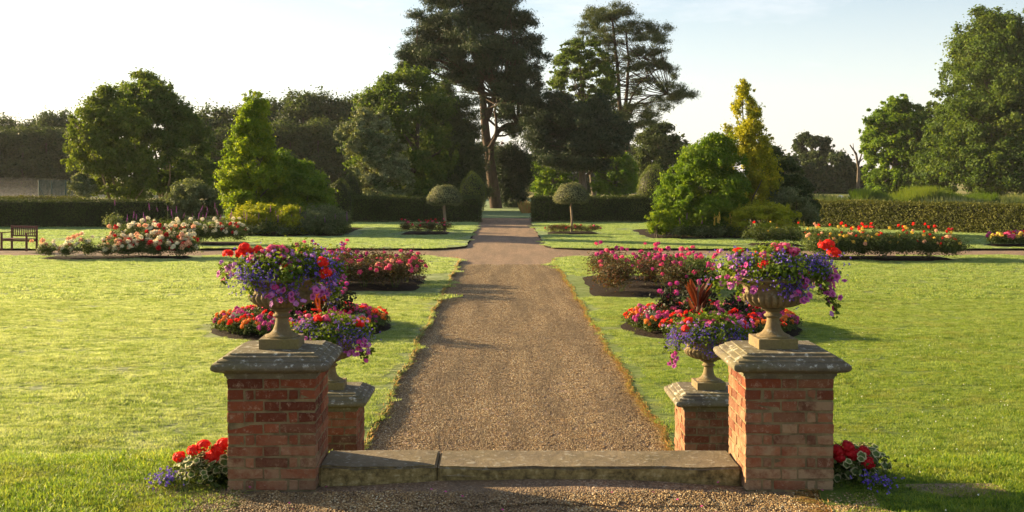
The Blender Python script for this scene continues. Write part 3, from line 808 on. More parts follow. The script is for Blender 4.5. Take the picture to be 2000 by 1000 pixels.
# ---- urns
def urn_meshes():
    def lathe(prof, n=64, gad=None):
        th = np.linspace(0, 2 * np.pi, n, endpoint=False); V = []
        for i, (r_, z) in enumerate(prof):
            rr = np.full(n, r_)
            if gad and gad[i] > 0: rr = r_ * (1 - gad[i] * (1 - np.abs(np.cos(th * 14)) ** .6))
            V.append(np.stack([rr * np.cos(th), rr * np.sin(th), np.full(n, z)], -1))
        V = np.concatenate(V)
        Fc = [[i * n + q, i * n + (q + 1) % n, (i + 1) * n + (q + 1) % n, (i + 1) * n + q] for i in range(len(prof) - 1) for q in range(n)]
        return V, Fc
    mb = MB(); mb.box((-.130, -.130, 0), (.130, .130, .068), .5, .005)
    pl = proto(mb.build('plinth', M['urn_stone']))
    foot = [(.108, .066), (.111, .073), (.107, .080), (.096, .083), (.074, .096), (.058, .116), (.048, .143), (.042, .170), (.040, .192), (.046, .198), (.056, .202), (.060, .209), (.057, .216), (.047, .220), (.044, .228), (.047, .236), (.060, .243), (.074, .247), (.078, .254), (.074, .261), (.05, .266)]
    V, Fc = lathe(foot, 48); so_ = mk('stem', V, Fc, M['urn_stone'], smooth=True); so_.data.set_sharp_from_angle(angle=R(50)); st = proto(so_)
    bowl = [(.05, .264), (.09, .266), (.14, .274), (.185, .292), (.213, .315), (.222, .338), (.214, .356), (.203, .364), (.198, .368), (.193, .374), (.192, .388), (.198, .405), (.215, .425), (.240, .440), (.262, .447), (.276, .449), (.284, .455), (.286, .463), (.280, .470), (.262, .471), (.25, .462), (.21, .445), (.19, .42), (.0005, .42)]
    g_ = [0, .04, .11, .13, .13, .12, .09, .03] + [0] * 16
    V, Fc = lathe(bowl, 168, g_); bo = proto(mk('bowl', V, Fc, M['urn_stone'], smooth=True))
    return pl, st, bo
UPL, UST, UBO = urn_meshes()
def urn(label, x, y, z, rz):
    t = thing('stone_urn', label, 'urn', (x, y, z), rz, 'fluted stone urns on the pillars')
    use('plinth', UPL, t); use('stem', UST, t); use('bowl', UBO, t)
URNS = [(LX + .01, FY + .02, .70 + .870), (RX - .035, FY + .02, .70 + .870), (LX - .09, RY, -.10 + .870), (RX + .05, RY, -.10 + .870)]
for (x, y, z), lb in zip(URNS, ('fluted stone urn full of flowers on the near left brick pillar', 'fluted stone urn full of flowers on the near right brick pillar',
                                'fluted stone urn half hidden behind the near left pillar and its urn', 'fluted stone urn on the pillar behind the near right pillar')):
    urn(lb, x, y, z, R(2))

# ------------------------------------------------------------------ flower meshes
def petunia_mesh(R_=.030):
    n = 20; th = np.linspace(0, 2 * np.pi, n, endpoint=False); lobe = 1 - .16 * np.abs(np.sin(th * 2.5)) ** 1.0
    rings = [(.06, -.6, 1), (.22, -.12, 1), (.5, .0, .55), (.8, .06, .1), (1.0, .02, 0)]
    V = []; A = []
    for r_, z, a in rings:
        l = lobe if r_ > .4 else 1
        V.append(np.stack([R_ * r_ * l * np.cos(th), R_ * r_ * l * np.sin(th), np.full(n, z * R_) + (R_ * .06 * np.sin(th * 5) if r_ > .7 else 0)], -1)); A += [a] * n
    Fc = [[i * n + q, i * n + (q + 1) % n, (i + 1) * n + (q + 1) % n, (i + 1) * n + q] for i in range(4) for q in range(n)]
    return proto(mk('petunia', np.concatenate(V), Fc, M['petunia'], attrs={'rnd': A}))
def head_mesh(name, mat, rad, n, pet, flat=.7, m5=4):
    """umbel of small florets (geranium, verbena)"""
    u = sph(n); u[:, 2] = np.abs(u[:, 2]) * 1.2 - .25; u = unit(u)
    C = u * rad * rng.uniform(.8, 1.05, (n, 1)); C[:, 2] *= flat
    Cs = []; Ns = []; 
    for k in range(m5):
        a = np.cross(u, sph(1)); a = unit(a); b = np.cross(u, a); th = 2 * np.pi * k / m5
        Cs.append(C + (np.cos(th) * a + np.sin(th) * b) * pet * .5); Ns.append(u + .5 * (np.cos(th) * a + np.sin(th) * b) + .25 * sph(n))
    Cs = np.concatenate(Cs); Ns = np.concatenate(Ns)
    V, Fc = leaves(Cs, Ns, pet, pet * .85)
    return proto(mk(name, V, Fc, mat, attrs={'rnd': rng.random(len(Fc))}))
def rose_mesh(name, mat, rad, n=26):
    u = sph(n); u[:, 2] = u[:, 2] * .8 + .25
    r_ = rng.uniform(.35, 1, (n, 1)); C = unit(u) * rad * r_; C[:, 2] *= .8
    V, Fc = leaves(C, unit(u) + .4 * sph(n), rad * .95, rad * .95, .15)
    return proto(mk(name, V, Fc, mat, attrs={'rnd': np.clip(1 - r_[:, 0] + rng.normal(size=n) * .1, 0, 1)}))
def dahlia_mesh(rad=.055):
    Cs = []; Ns = []; T = []; A = []
    for ring, (r_, k, tilt) in enumerate(((.62, 12, .25), (.42, 10, .55), (.2, 7, 1.0))):
        th = np.arange(k) * 2 * np.pi / k + ring * .3; d = np.stack([np.cos(th), np.sin(th), 0 * th], -1)
        Cs.append(d * rad * r_ + np.array([0, 0, ring * .008])); T.append(d + np.array([0, 0, tilt])); Ns.append(np.array([0, 0, 1.]) - d * tilt); A += [ring / 2] * k
    V, Fc = leaves(np.concatenate(Cs), np.concatenate(Ns), rad * .75, rad * .42, .1, np.concatenate(T))
    return proto(mk('dahlia_bloom', V, Fc, M['magenta'], attrs={'rnd': A}))
PET = [petunia_mesh(), petunia_mesh(.026), petunia_mesh(.028)]
PET[1].materials[0] = M['verbena']; PET[2].materials[0] = M['magenta']
GER = head_mesh('geranium_head', M['scarlet'], .040, 34, .024, .75)
GERR = head_mesh('geranium_head', M['red'], .040, 34, .024, .75)
PGER = head_mesh('pink_geranium_head', M['pink'], .030, 26, .021, .75)
VERB = head_mesh('verbena_head', M['verbena'], .020, 16, .013, .6)
DAH = dahlia_mesh()
def orient(d):
    """euler taking +Z to d"""
    return Vector(d).to_track_quat('Z', 'Y').to_euler()

# ------------------------------------------------------------------ urn plantings
def arrangement(label, U, S, spec, seed, nleaf=4300, leafbias=None):
    """foliage in a low dome over the rim, with trails; S scale; spec: blooms"""
    global rng
    rng = np.random.default_rng(seed)
    t = thing('urn_planting', label, 'flowers', (U[0] + .01, U[1], U[2] + .425), 0, 'mixed flowers planted in the stone urns'); t.scale = (.94, .94, .90)
    bowlr = .27
    # foliage: dome of clusters plus spilling skirt
    cl = []
    for k in range(46):
        th = rng.uniform(0, 2 * np.pi); rr = np.sqrt(rng.random()) * .34; 
        z = .03 + .20 * (1 - (rr / .40) ** 2) * rng.uniform(.5, 1.1)
        cl.append((np.array([rr * np.cos(th) * 1.05, rr * np.sin(th) * .95, z]), (.075, .075, .06)))
    for (th, o_, dz) in spec.get('trails', []):
        th = R(th)
        for s in np.linspace(0, 1, max(2, int(abs(dz) / .05))):
            cl.append((np.array([np.cos(th) * (.29 + o_ * s ** .6), np.sin(th) * (.29 + o_ * s ** .6), .05 + dz * s]), (.045 - .02 * s, .045 - .02 * s, .05)))
    V, Fc, a, c = crown(cl, nleaf, .030, .8, 10, .35, .35)
    mk('foliage', V, Fc, M['urn_leaf'], t, {'rnd': a, 'clump': c})
    # lobelia: uncountable tiny flowers
    P = []
    for (c_, s_, n_) in spec['lobelia']:
        P.append(np.array(c_) + rng.normal(size=(n_, 3)) * np.array(s_))
    P = np.concatenate(P); n = len(P); C = np.repeat(P, 3, 0) + rng.normal(size=(3 * n, 3)) * .0045
    nn = sph(3 * n); nn[:, 1] -= .5; nn[:, 2] += .4
    V, Fc = leaves(C, nn, .0135, .011)
    o = mk('lobelia_flowers', V, Fc, M['lobelia'], t, {'rnd': np.repeat(rng.random(n), 3)}); o['kind'] = 'stuff'
    # dark leaves under the lobelia
    C2 = np.repeat(P, 2, 0) + rng.normal(size=(2 * n, 3)) * .018; C2[:, 1] += .01
    V, Fc = leaves(C2, sph(2 * n) + [0, 0, .3], .016, .009)
    o = mk('lobelia_leaves', V, Fc, M['leaf_mid'], t, {'rnd': rng.random(2 * n), 'clump': rng.random(2 * n)}); o['kind'] = 'stuff'
    SV = []; 
    for kind, me in (('petunia', PET), ('geranium_head', GER), ('pink_geranium_head', PGER), ('verbena_head', VERB)):
        for (c_, s_, n_) in spec.get(kind, []):
            for _ in range(int(n_ * 1.5) if kind in ('petunia', 'pink_geranium_head', 'verbena_head') else n_):
                p = np.array(c_) + rng.normal(size=3) * np.array(s_)
                d = np.array([p[0] * .9, p[1] * 1.0 - .15, .35 + max(0, p[2])]) if kind == 'petunia' else np.array([p[0], p[1], .5 + p[2]])
                d = unit(d) + rng.normal(size=3) * .25
                use(kind, me if kind != 'petunia' else PET[rng.choice(3, p=(.6, .25, .15))], t, p, orient(d + rng.normal(size=3) * (.35 if kind == 'petunia' else 0)), (rng.uniform(.7, 1.05), rng.uniform(.8, 1.05), rng.uniform(.7, 1.6)) if kind == 'petunia' else rng.uniform(.75, 1.05))
                root = np.array([p[0] * .6, p[1] * .6, .02])
                if kind in ('geranium_head', 'pink_geranium_head'): SV.append(tube(curve(root, p - unit(d) * .01, .05, .1, 5), np.full(5, .0018), 5))
    for V, Fc in SV: mk('stem', V, Fc, M['stem'], t)
    return t
# local axes: x right, y away, z up from just under the rim
specL = dict(
    trails=[(180, .14, .02), (200, .12, -.02), (-20, .12, -.10), (0, .10, -.04), (20, .10, -.12), (60, .1, -.1), (120, .1, -.08), (240, .05, -.06)],
    lobelia=[((-.14, -.24, .05), (.09, .05, .05), 330), ((.05, -.27, .02), (.08, .04, .05), 200), ((.30, -.12, .10), (.07, .08, .07), 260), ((-.05, -.1, .17), (.15, .08, .04), 160),
             ((.36, -.1, .0), (.03, .06, .06), 110), ((0, .25, .1), (.2, .06, .06), 150)],
    petunia=[((.02, -.31, -.05), (.055, .02, .04), 7), ((.12, -.31, -.08), (.05, .02, .02), 5), ((.27, -.22, -.03), (.05, .04, .05), 7), ((-.36, -.08, .09), (.04, .08, .03), 6),
             ((.1, -.2, .15), (.05, .04, .03), 3), ((.38, 0, .03), (.03, .08, .05), 6), ((.05, .3, .03), (.15, .03, .05), 10)],
    geranium_head=[((-.375, -.05, .22), (.003, .003, .003), 1), ((-.25, -.02, .245), (.02, .003, .012), 2), ((-.17, -.04, .24), (.01, .003, .003), 1), ((.085, -.24, .12), (.022, .01, .008), 3), ((.30, -.17, .12), (.018, .01, .018), 3), ((-.30, -.05, .21), (.01, .01, .01), 1), ((.1, .25, .2), (.05, .03, .02), 2)],
    pink_geranium_head=[((-.07, -.08, .25), (.03, .04, .015), 5), ((-.12, -.14, .18), (.05, .04, .02), 5), ((.05, 0, .24), (.03, .04, .02), 2)],
    verbena_head=[((-.32, -.1, .13), (.05, .06, .02), 7), ((.2, -.05, .22), (.06, .06, .02), 5), ((.0, -.2, .2), (.08, .03, .02), 5)])
arrangement('mixed flowers with scarlet geraniums at the left, spilling from the near left urn', URNS[0], 1, specL, 11)
specR = dict(
    trails=[(180, .12, -.06), (200, .12, -.03), (215, .08, -.1), (-15, .12, -.24), (-5, .10, -.15), (20, .1, -.1), (70, .1, -.1), (120, .1, -.08), (160, .12, -.12)],
    lobelia=[((.02, -.25, .06), (.09, .05, .06), 420), ((.10, -.2, .16), (.13, .06, .04), 260), ((-.25, -.1, .17), (.07, .08, .04), 110), ((.3, -.08, .12), (.05, .08, .05), 130),
             ((.06, -.3, -.02), (.04, .02, .04), 50), ((0, .25, .1), (.2, .06, .06), 150)],
    petunia=[((-.29, -.14, .07), (.05, .06, .05), 14), ((-.34, -.08, -.01), (.03, .05, .035), 5), ((-.24, -.24, -.03), (.03, .03, .02), 3), ((.34, -.16, .02), (.025, .03, .05), 11), ((.40, -.1, .06), (.03, .05, .03), 7), ((.37, -.12, -.09), (.025, .03, .05), 6),
             ((.10, -.31, -.04), (.035, .02, .035), 8), ((.14, -.3, .06), (.02, .02, .02), 2), ((0, .32, 0), (.15, .03, .05), 10)],
    geranium_head=[((-.12, -.22, .14), (.012, .01, .006), 2), ((.36, -.05, .27), (.015, .003, .006), 2), ((.41, -.04, .22), (.015, .003, .01), 2), ((.22, -.2, .1), (.02, .01, .01), 1), ((-.1, .25, .2), (.05, .03, .02), 2)],
    pink_geranium_head=[((.02, -.08, .265), (.022, .03, .015), 4), ((.11, -.05, .24), (.035, .03, .015), 5), ((-.07, -.12, .2), (.04, .04, .02), 3)],
    verbena_head=[((-.28, -.1, .19), (.07, .06, .02), 9), ((.3, -.05, .16), (.06, .06, .02), 5)])
arrangement('mixed flowers with pink petunias trailing on both sides of the near right urn', URNS[1], 1, specR, 12)
specBL = dict(
    trails=[(-10, .1, -.12), (-30, .1, -.2), (180, .12, -.03), (210, .1, -.03), (60, .1, -.1), (120, .1, -.08)],
    lobelia=[((.0, -.25, .08), (.14, .06, .06), 380), ((.2, -.18, .08), (.1, .08, .06), 260), ((-.25, -.12, .15), (.08, .08, .04), 120), ((.3, -.1, .02), (.05, .08, .05), 100)],
    petunia=[((.3, -.22, -.03), (.06, .04, .06), 12), ((-.1, -.3, .04), (.12, .03, .04), 8), ((-.3, -.12, .08), (.06, .05, .03), 7), ((.2, -.25, -.1), (.04, .02, .04), 4), ((0, .3, 0), (.15, .03, .05), 8)],
    geranium_head=[((-.12, -.1, .24), (.03, .02, .01), 3), ((.28, -.1, .19), (.015, .01, .02), 3)],
    pink_geranium_head=[((-.06, -.1, .25), (.05, .04, .012), 5)],
    verbena_head=[((-.2, -.15, .2), (.1, .06, .03), 12), ((.15, -.1, .22), (.1, .06, .03), 10)])
arrangement('lilac and violet flowers in the urn behind the near left urn', URNS[2], 1, specBL, 13)
specBR = dict(
    trails=[(185, .14, -.1), (200, .12, -.2), (230, .05, -.04), (-10, .1, -.12), (60, .1, -.1), (120, .1, -.08)],
    lobelia=[((-.1, -.25, .07), (.14, .06, .05), 480), ((.12, -.22, .1), (.12, .06, .05), 340), ((-.37, -.12, .04), (.04, .05, .06), 150), ((-.03, -.3, -.05), (.05, .02, .04), 60)],
    petunia=[((-.37, -.15, -.14), (.025, .03, .035), 6), ((-.33, -.12, .12), (.05, .05, .04), 5), ((.0, -.24, .16), (.12, .04, .03), 5), ((.12, -.28, .02), (.06, .02, .02), 4), ((0, .3, 0), (.15, .03, .05), 8)],
    geranium_head=[((-.25, -.18, .15), (.012, .01, .01), 2), ((-.22, -.1, .22), (.02, .02, .01), 2), ((.3, -.1, .2), (.02, .02, .02), 2)],
    pink_geranium_head=[((-.02, -.1, .22), (.05, .04, .012), 5), ((.12, -.05, .2), (.04, .04, .02), 3)],
    verbena_head=[((-.25, -.12, .19), (.08, .06, .03), 10), ((.2, -.1, .2), (.1, .06, .03), 8)])
arrangement('violet lobelia and pink flowers in the urn behind the near right urn', URNS[3], 1, specBR, 14)

# ---- geranium clumps at the pillar feet
def rim_leaf(C, nrm, r_):
    """round leaves with pale rim: hexagon fan inside ring"""
    V = []; Fs = []; A = []; n = 20
    for k in range(len(C)):
        nn = unit(nrm[k]); a = unit(np.cross(nn, rng.normal(size=3))); b = np.cross(nn, a); th = np.linspace(0, 2 * np.pi, n, endpoint=False)
        rr = r_[k] * (1 + .09 * np.cos(th * 5 + k)); base = len(V)
        for q in (.0, .72, 1.0):
            if q == 0: V.append(C[k] - nn * r_[k] * .15)
            else:
                for i in range(n): V.append(C[k] + (a * np.cos(th[i]) + b * np.sin(th[i])) * rr[i] * q + nn * r_[k] * .1 * (q - .5) + nn * rng.normal() * r_[k] * .06)
        for i in range(n):
            j = (i + 1) % n
            Fs.append([base, base + 1 + i, base + 1 + j, base + 1 + j]); A.append(.15 + .25 * rng.random())
            Fs.append([base + 1 + i, base + 1 + n + i, base + 1 + n + j, base + 1 + j]); A.append(.56 + .35 * rng.random())
    T = [f[:3] for f in Fs if f[2] == f[3]]; AT = [a for f, a in zip(Fs, A) if f[2] == f[3]]
    Q = [f for f in Fs if f[2] != f[3]]; AQ = [a for f, a in zip(Fs, A) if f[2] != f[3]]
    return np.array(V), [np.array(T), np.array(Q)], np.array(AT + AQ)
def geranium(label, base, heads, sx, me, gname):
    t = thing('geranium_plant', label, 'geranium', base, 0, gname)
    k = 90; C = np.stack([rng.normal(size=k) * .10 * abs(sx) + sx * .03, rng.normal(size=k) * .10, rng.uniform(.03, .20, k)], -1)
    nn = unit(C * [1, 1, 1.5] + rng.normal(size=(k, 3)) * .08 + [0, -.03, .03])
    V, Fs, A = rim_leaf(C, nn, rng.uniform(.018, .034, k)); mk('leaves', V, Fs, M['geranium_leaf'], t, {'rnd': A})
    k = 420; C = np.stack([rng.normal(size=k) * .11, rng.normal(size=k) * .11, rng.uniform(.0, .16, k)], -1)
    V, Fc = leaves(C, sph(k) + [0, 0, .4], .035, .028); mk('lower_leaves', V, Fc, M['rose_leaf'], t, {'rnd': rng.random(k), 'clump': rng.random(k)})
    mb = MB()
    for p in heads:
        use('geranium_head', me, t, p, orient((p[0], -.2, .8)), rng.uniform(1.0, 1.25)); V, Fc = tube(curve((p[0] * .3, p[1] * .3, .05), np.array(p) - [0, 0, .01], .03, .05, 5), np.full(5, .0025), 5); mk('stem', V, Fc, M['stem'], t, {'rnd': np.full(len(Fc), .5)})
def low_lobelia(label, base, w_, n):
    t = thing('trailing_lobelia', label, 'lobelia', base)
    P = rng.normal(size=(n, 3)) * [w_, .07, .02] + [0, 0, .06]
    C = np.repeat(P, 3, 0) + rng.normal(size=(3 * n, 3)) * .005
    V, Fc = leaves(C, sph(3 * n) + [0, -.4, .5], .014, .012); o = mk('flowers', V, Fc, M['lobelia'], t, {'rnd': rng.random(3 * n)}); o['kind'] = 'stuff'
    C = np.repeat(P, 4, 0) + rng.normal(size=(4 * n, 3)) * .02 - [0, 0, .02]
    V, Fc = leaves(C, sph(4 * n) + [0, 0, .5], .02, .01); o = mk('leaves', V, Fc, M['leaf_mid'], t, {'rnd': rng.random(4 * n), 'clump': rng.random(4 * n)}); o['kind'] = 'stuff'
gb = PG(405, 935, .70)
def loc_heads(b, pts, Y):
    return [tuple(PY(px, py, Y) - Vector(b)) for px, py in pts]
b1 = (-1.93, 7.05, .70); b2 = (-1.83, 7.1, .70)
geranium('variegated leaved geranium with scarlet heads against the left foot of the near left pillar', b2, loc_heads(b2, [(420, 890), (428, 878), (437, 868), (412, 893), (432, 898)], 7.02), -.7, GER, 'geraniums at the foot of the near pillars')
geranium('smaller scarlet geranium further out from the near left pillar', b1, loc_heads(b1, [(350, 893), (378, 880), (398, 871)], 7.0), -.7, GER, 'geraniums at the foot of the near pillars')
low_lobelia('low violet lobelia in the grass left of the near left pillar', (PG(348, 930, .7).x, 6.95, .70), .05, 130)
b3 = (2.25, 7.15, .70); b4 = (2.38, 7.2, .70)
geranium('variegated leaved geranium with dark red heads touching the near right pillar', b3, loc_heads(b3, [(1636, 880), (1640, 893), (1655, 872), (1660, 884)], 7.05), .8, GERR, 'geraniums at the foot of the near pillars')
geranium('small dark red geranium furthest right of the near right pillar', b4, loc_heads(b4, [(1695, 903), (1668, 888), (1687, 881)], 7.05), .8, GERR, 'geraniums at the foot of the near pillars')
low_lobelia('shaded violet lobelia in the grass right of the near right pillar', (PG(1715, 955, .7).x, 6.9, .70), .07, 90)
#EOF_PART2

# ------------------------------------------------------------------ bedding, roses
def plant_mesh(n, rx, rz, leaf, mat, zc=None, sub=16):
    cl = [(np.array([rng.normal() * rx * .35, rng.normal() * rx * .35, (zc or rz) + rng.uniform(-.3, .35) * rz]), (rx * .62, rx * .62, rz * .6)) for _ in range(7)]
    V, Fc, a, c = crown(cl, n, leaf, .7, sub, .3, .4)
    V[:, 2] = np.maximum(V[:, 2], .01)
    return proto(mk('foliage', V, Fc, M[mat], None, {'rnd': a, 'clump': c}))
def surf_pts(n, rx, rz, zc, lo=.1):
    u = sph(n); u[:, 2] = np.abs(u[:, 2]) * (1 - lo) + lo; u = unit(u)
    return u * [rx, rx, rz] * rng.uniform(.85, 1.08, (n, 1)) + [0, 0, zc], u
RM = {k: rose_mesh('rose_bloom', M[k], .05) for k in ('pink', 'magenta', 'red', 'cream', 'peach', 'yellow', 'scarlet')}
BF = {k: head_mesh('flower_cluster', M[k], .05, 22, .03, .7) for k in ('orange', 'magenta', 'pink', 'scarlet', 'red', 'yellow', 'purple')}
RF = {'g': [plant_mesh(2600, .46, .42, .055, 'rose_leaf', .50) for _ in range(3)], 'r': [plant_mesh(2600, .46, .42, .05, 'rose_leaf_red', .50) for _ in range(3)]}
def canes(t, h, n=6, mat='stem'):
    for k in range(n):
        a = rng.uniform(0, 6.28); r_ = rng.uniform(.12, .38)
        V, Fc = tube(curve((0.03 * math.cos(a), .03 * math.sin(a), -.05), (r_ * math.cos(a), r_ * math.sin(a), h * rng.uniform(.7, 1)), .02, .1, 5), np.linspace(.009, .004, 5), 5)
        mk('cane', V, Fc, M[mat], t)
def rose_bush(label, x, y, cols, n, group, h=1.0, w_=1.0, bs=1.0, fol='g', tall=0, near=True):
    z = 0.03
    t = thing('rose_bush', label, 'rose bush', (x, y, z), rng.uniform(0, 6.28), group)
    use('foliage', RF[fol][rng.integers(3)], t, sc=(w_, w_, h))
    if near: canes(t, .7 * h, 4)
    P, u = surf_pts(n, .47 * w_, .42 * h, .50 * h, .0)
    for k in range(n):
        p = P[k].copy()
        if k < tall: p = np.array([rng.normal() * .2, rng.normal() * .2, h * rng.uniform(.98, 1.15)])
        use('rose_bloom', RM[cols[rng.integers(len(cols))]], t, p, orient(u[k] + [0, 0, .4]), bs * rng.uniform(.75, 1.2))
        if k < tall: 
            V, Fc = tube(curve((p[0] * .5, p[1] * .5, .6 * h), p, .02, .05, 4), np.full(4, .004), 4); mk('cane', V, Fc, M['stem'], t)
def where(i, n, a, b):
    if i == 0: return a
    if i == n - 1: return b
    return None
ORD = ['first', 'second', 'third', 'fourth', 'fifth', 'sixth', 'seventh', 'eighth', 'ninth', 'tenth', 'eleventh', 'twelfth']
# near left and near right rose beds
G = 'roses in the near left oblong bed'
for r_, (y, rn) in enumerate(((25.75, 'front'), (27.0, 'middle'), (28.3, 'back'))):
    for i, x in enumerate(np.linspace(-2.45, -5.0, 4)):
        rose_bush('%s-pink rose bush in the %s row of the near left bed, %s from path' % ('peach' if i < 2 and r_ == 0 else 'deep', rn, ORD[i]), x + rng.normal() * .08, y + rng.normal() * .1,
                  ['peach', 'pink', 'pink'] if i < 2 and r_ < 2 else ['pink', 'magenta'], 14 + 4 * (i > 1), G, rng.uniform(.72, .85) + .12 * (i > 1), 1.05, 1.05, 'r' if i < 3 else 'g', 2 if i > 1 else 0)
G = 'roses in the near right oblong bed'
for r_, (y, rn) in enumerate(((24.8, 'front'), (26.2, 'middle'), (27.8, 'back'))):
    for i, x in enumerate(np.linspace(2.75, 4.75, 3)):
        rose_bush('%s rose bush, %s row of the near right bed, %s from the path' % ('sparse pink' if i == 0 else 'bright pink', rn, ORD[i]), x + rng.normal() * .08, y + rng.normal() * .1,
                  ['pink', 'magenta'], (4, 12, 15)[i] if r_ == 0 else (11, 18, 20)[i], G, rng.uniform(.74, .86), 1.08, 1.1, 'r' if i < 2 else 'g', 4)
# white and red roses across the left lawn
G = 'roses in the pale left bed by the cross path'
xs = np.linspace(-14.9, -10.6, 8)
for i, x in enumerate(xs):
    big = x > -13.0
    rose_bush('%s rose bush, %s from left end of the long cream bed' % ('cream and dark red' if big else ('small cream' if i else 'lone small cream'), ORD[i]), x, 35.3 + rng.normal() * .12,
              ['cream', 'cream', 'cream', 'red', 'peach'] if big else ['cream', 'cream', 'peach'], 26 if big else 11, G, (.66 if big else .55) + (.25 if i == 2 else 0) * .6, 1.0 if big else .62, 1.6, 'g', 5 if i == 2 else 3, False)
for i, x in enumerate(np.linspace(-12.9, -10.7, 4)):
    rose_bush('cream and red rose bush, back row of long cream bed, %s from left' % ORD[i], x, 36.1, ['cream', 'cream', 'red', 'peach'], 20, G, .95, 1, 1.6, 'g', 3, False)
for i, x in enumerate(np.linspace(-14.6, -10.6, 6)):
    rose_bush('white rose bush beyond the cross path on the left, %s from the right' % ORD[5 - i], x, 42.9 + rng.normal() * .1, ['cream', 'cream', 'cream', 'red'], 20, 'white roses beyond the left cross path', .9, 1, 1.7, 'g', 2, False)
G = 'roses in the right bed by the cross path'
for i, x in enumerate(np.linspace(10.25, 14.4, 7)):
    rose_bush('red and yellow rose bush, front row of long right bed, %s from left' % ORD[i], x, 34.85 + rng.normal() * .1, ['scarlet', 'yellow', 'yellow', 'peach'] if i < 5 else ['yellow', 'peach', 'scarlet'], 13, G, .85 + .1 * (i < 5), 1.02, 1.05, 'g', 3, False)
    rose_bush('scarlet rose bush, back row of the long right bed, %s from left' % ORD[i], x + .2, 35.6 + rng.normal() * .1, ['scarlet', 'scarlet', 'red', 'peach'], 6, G, 1.0 if i < 6 else .85, 1, 1.0, 'g', 3, False)
for i, x in enumerate((10.0, 10.8, 11.5)):
    rose_bush('nearly bare rose bush with few buds beyond the right cross path, %s from the left' % ORD[i], x, 42.2, ['yellow', 'scarlet'], 2, 'sparse roses beyond the right cross path', .8, .95, 1, 'g', 1, False)
# small beds round the topiary standards
for s, xs, nm in ((-1, (-4.5, -3.9, -3.3, -2.7), 'left'), (1, (2.4, 3.0, 3.65, 4.3), 'right')):
    for i, x in enumerate(xs):
        rose_bush('low reddish rose bush below the %s clipped standard, %s from left' % (nm, ORD[i]), x, 50.5 + rng.normal() * .15, ['pink', 'red'], 7 if s < 0 else 3, 'low roses below the clipped standards', .62 if s < 0 else .5, .78, 1.0, 'r', 2 if s < 0 else 0, False)
# far right bed of mixed colour and a scrap at the far left
FP = [plant_mesh(420, .20, .13, .045, 'rose_leaf', .12, 12) for _ in range(3)]
FPS = plant_mesh(420, .17, .13, .045, 'dusk_leaf', .12, 12)
def bedding(label, x, y, colr, n, group, s=1.0, silver=False, z=.05, bs=.8):
    t = thing('bedding_plant', label, 'bedding plant', (x, y, z), rng.uniform(0, 6.28), group)
    use('foliage', FPS if silver else FP[rng.integers(3)], t, sc=s)
    P, u = surf_pts(n, .17 * s, .15 * s, .14 * s, .15)
    for k in range(n): use('flower_cluster', BF[colr], t, P[k], orient(u[k]), bs * rng.uniform(.7, 1.15))
for i, x in enumerate(np.linspace(19.2, 22.2, 8)):
    bedding('%s bedding plant, front row of far right bed, %s from left' % ('yellow' if i % 2 == 0 else 'bright pink', ORD[i]), x, 41.75, 'yellow' if i % 2 == 0 else 'pink', 9, 'bedding at the far right', 1.6, bs=1.5)
    bedding('%s bedding plant, back row of far right bed, %s from left' % ('magenta' if i % 2 == 0 else 'scarlet', ORD[i]), x + .2, 42.3, 'magenta' if i % 2 == 0 else 'scarlet', 9, 'bedding at the far right', 1.9, bs=1.5)
# round beds: rings of bedding, dahlias and a canna in the middle
def dahlia(label, x, y, h, n, group):
    t = thing('dahlia', label, 'dahlia', (x, y, .06), 0, group)
    cl = [(np.array([rng.normal() * .1, rng.normal() * .1, h * q]), (.19, .19, .15)) for q in (.25, .45, .6, .75)]
    V, Fc, a, c = crown(cl, 520, .075, .6, 12, .3, .3); mk('foliage', V, Fc, M['dahlia_leaf'], t, {'rnd': a, 'clump': c})
    for k in range(n):
        a = rng.uniform(0, 6.28); p = np.array([math.cos(a) * rng.uniform(.05, .27), math.sin(a) * rng.uniform(.05, .27) - .06, h * rng.uniform(.68, 1.15)])
        use('dahlia_bloom', DAH, t, p, orient((p[0], -.7, .55)), rng.uniform(.85, 1.15))
        V, Fc = tube(curve((p[0] * .3, p[1] * .3, h * .3), p, 0, .04, 4), np.full(4, .004), 4); mk('stem', V, Fc, M['stem'], t)
def canna(label, x, y, h, group):
    t = thing('canna', label, 'canna', (x, y, .06), 0, group)
    for k in range(13):
        a = rng.uniform(0, 6.28); b = rng.uniform(.05, .24); z0 = h * rng.uniform(.15, .5); L = rng.uniform(.36, .52)
        base = np.array([math.cos(a) * .03, math.sin(a) * .03, z0]); tip = base + np.array([math.cos(a) * b, math.sin(a) * b, L])
        n = 7; tt = np.linspace(0, 1, n); P = base + (tip - base) * tt[:, None]; P[:, 0] += math.cos(a) * .07 * tt ** 3; P[:, 1] += math.sin(a) * .07 * tt ** 3
        wd = .062 * np.sin(np.pi * np.clip(tt, .03, .99)) ** .7; s = np.array([-math.sin(a), math.cos(a), 0]); o_ = np.array([math.cos(a), math.sin(a), .1])
        V = np.concatenate([P - s * wd[:, None] + o_ * wd[:, None] * .35, P, P + s * wd[:, None] + o_ * wd[:, None] * .35])
        Fc = [[i, i + 1, n + i + 1, n + i] for i in range(n - 1)] + [[n + i, n + i + 1, 2 * n + i + 1, 2 * n + i] for i in range(n - 1)]
        mk('leaf', V, Fc, M['bronze_leaf'], t, {'rnd': np.full(len(Fc), rng.random()), 'clump': np.full(len(Fc), rng.random())}, True)
    V, Fc = tube([(0, 0, 0), (0, 0, h * .5), (0.01, 0, h)], [.02, .016, .008], 7); mk('stem', V, Fc, M['bark_pale'], t)
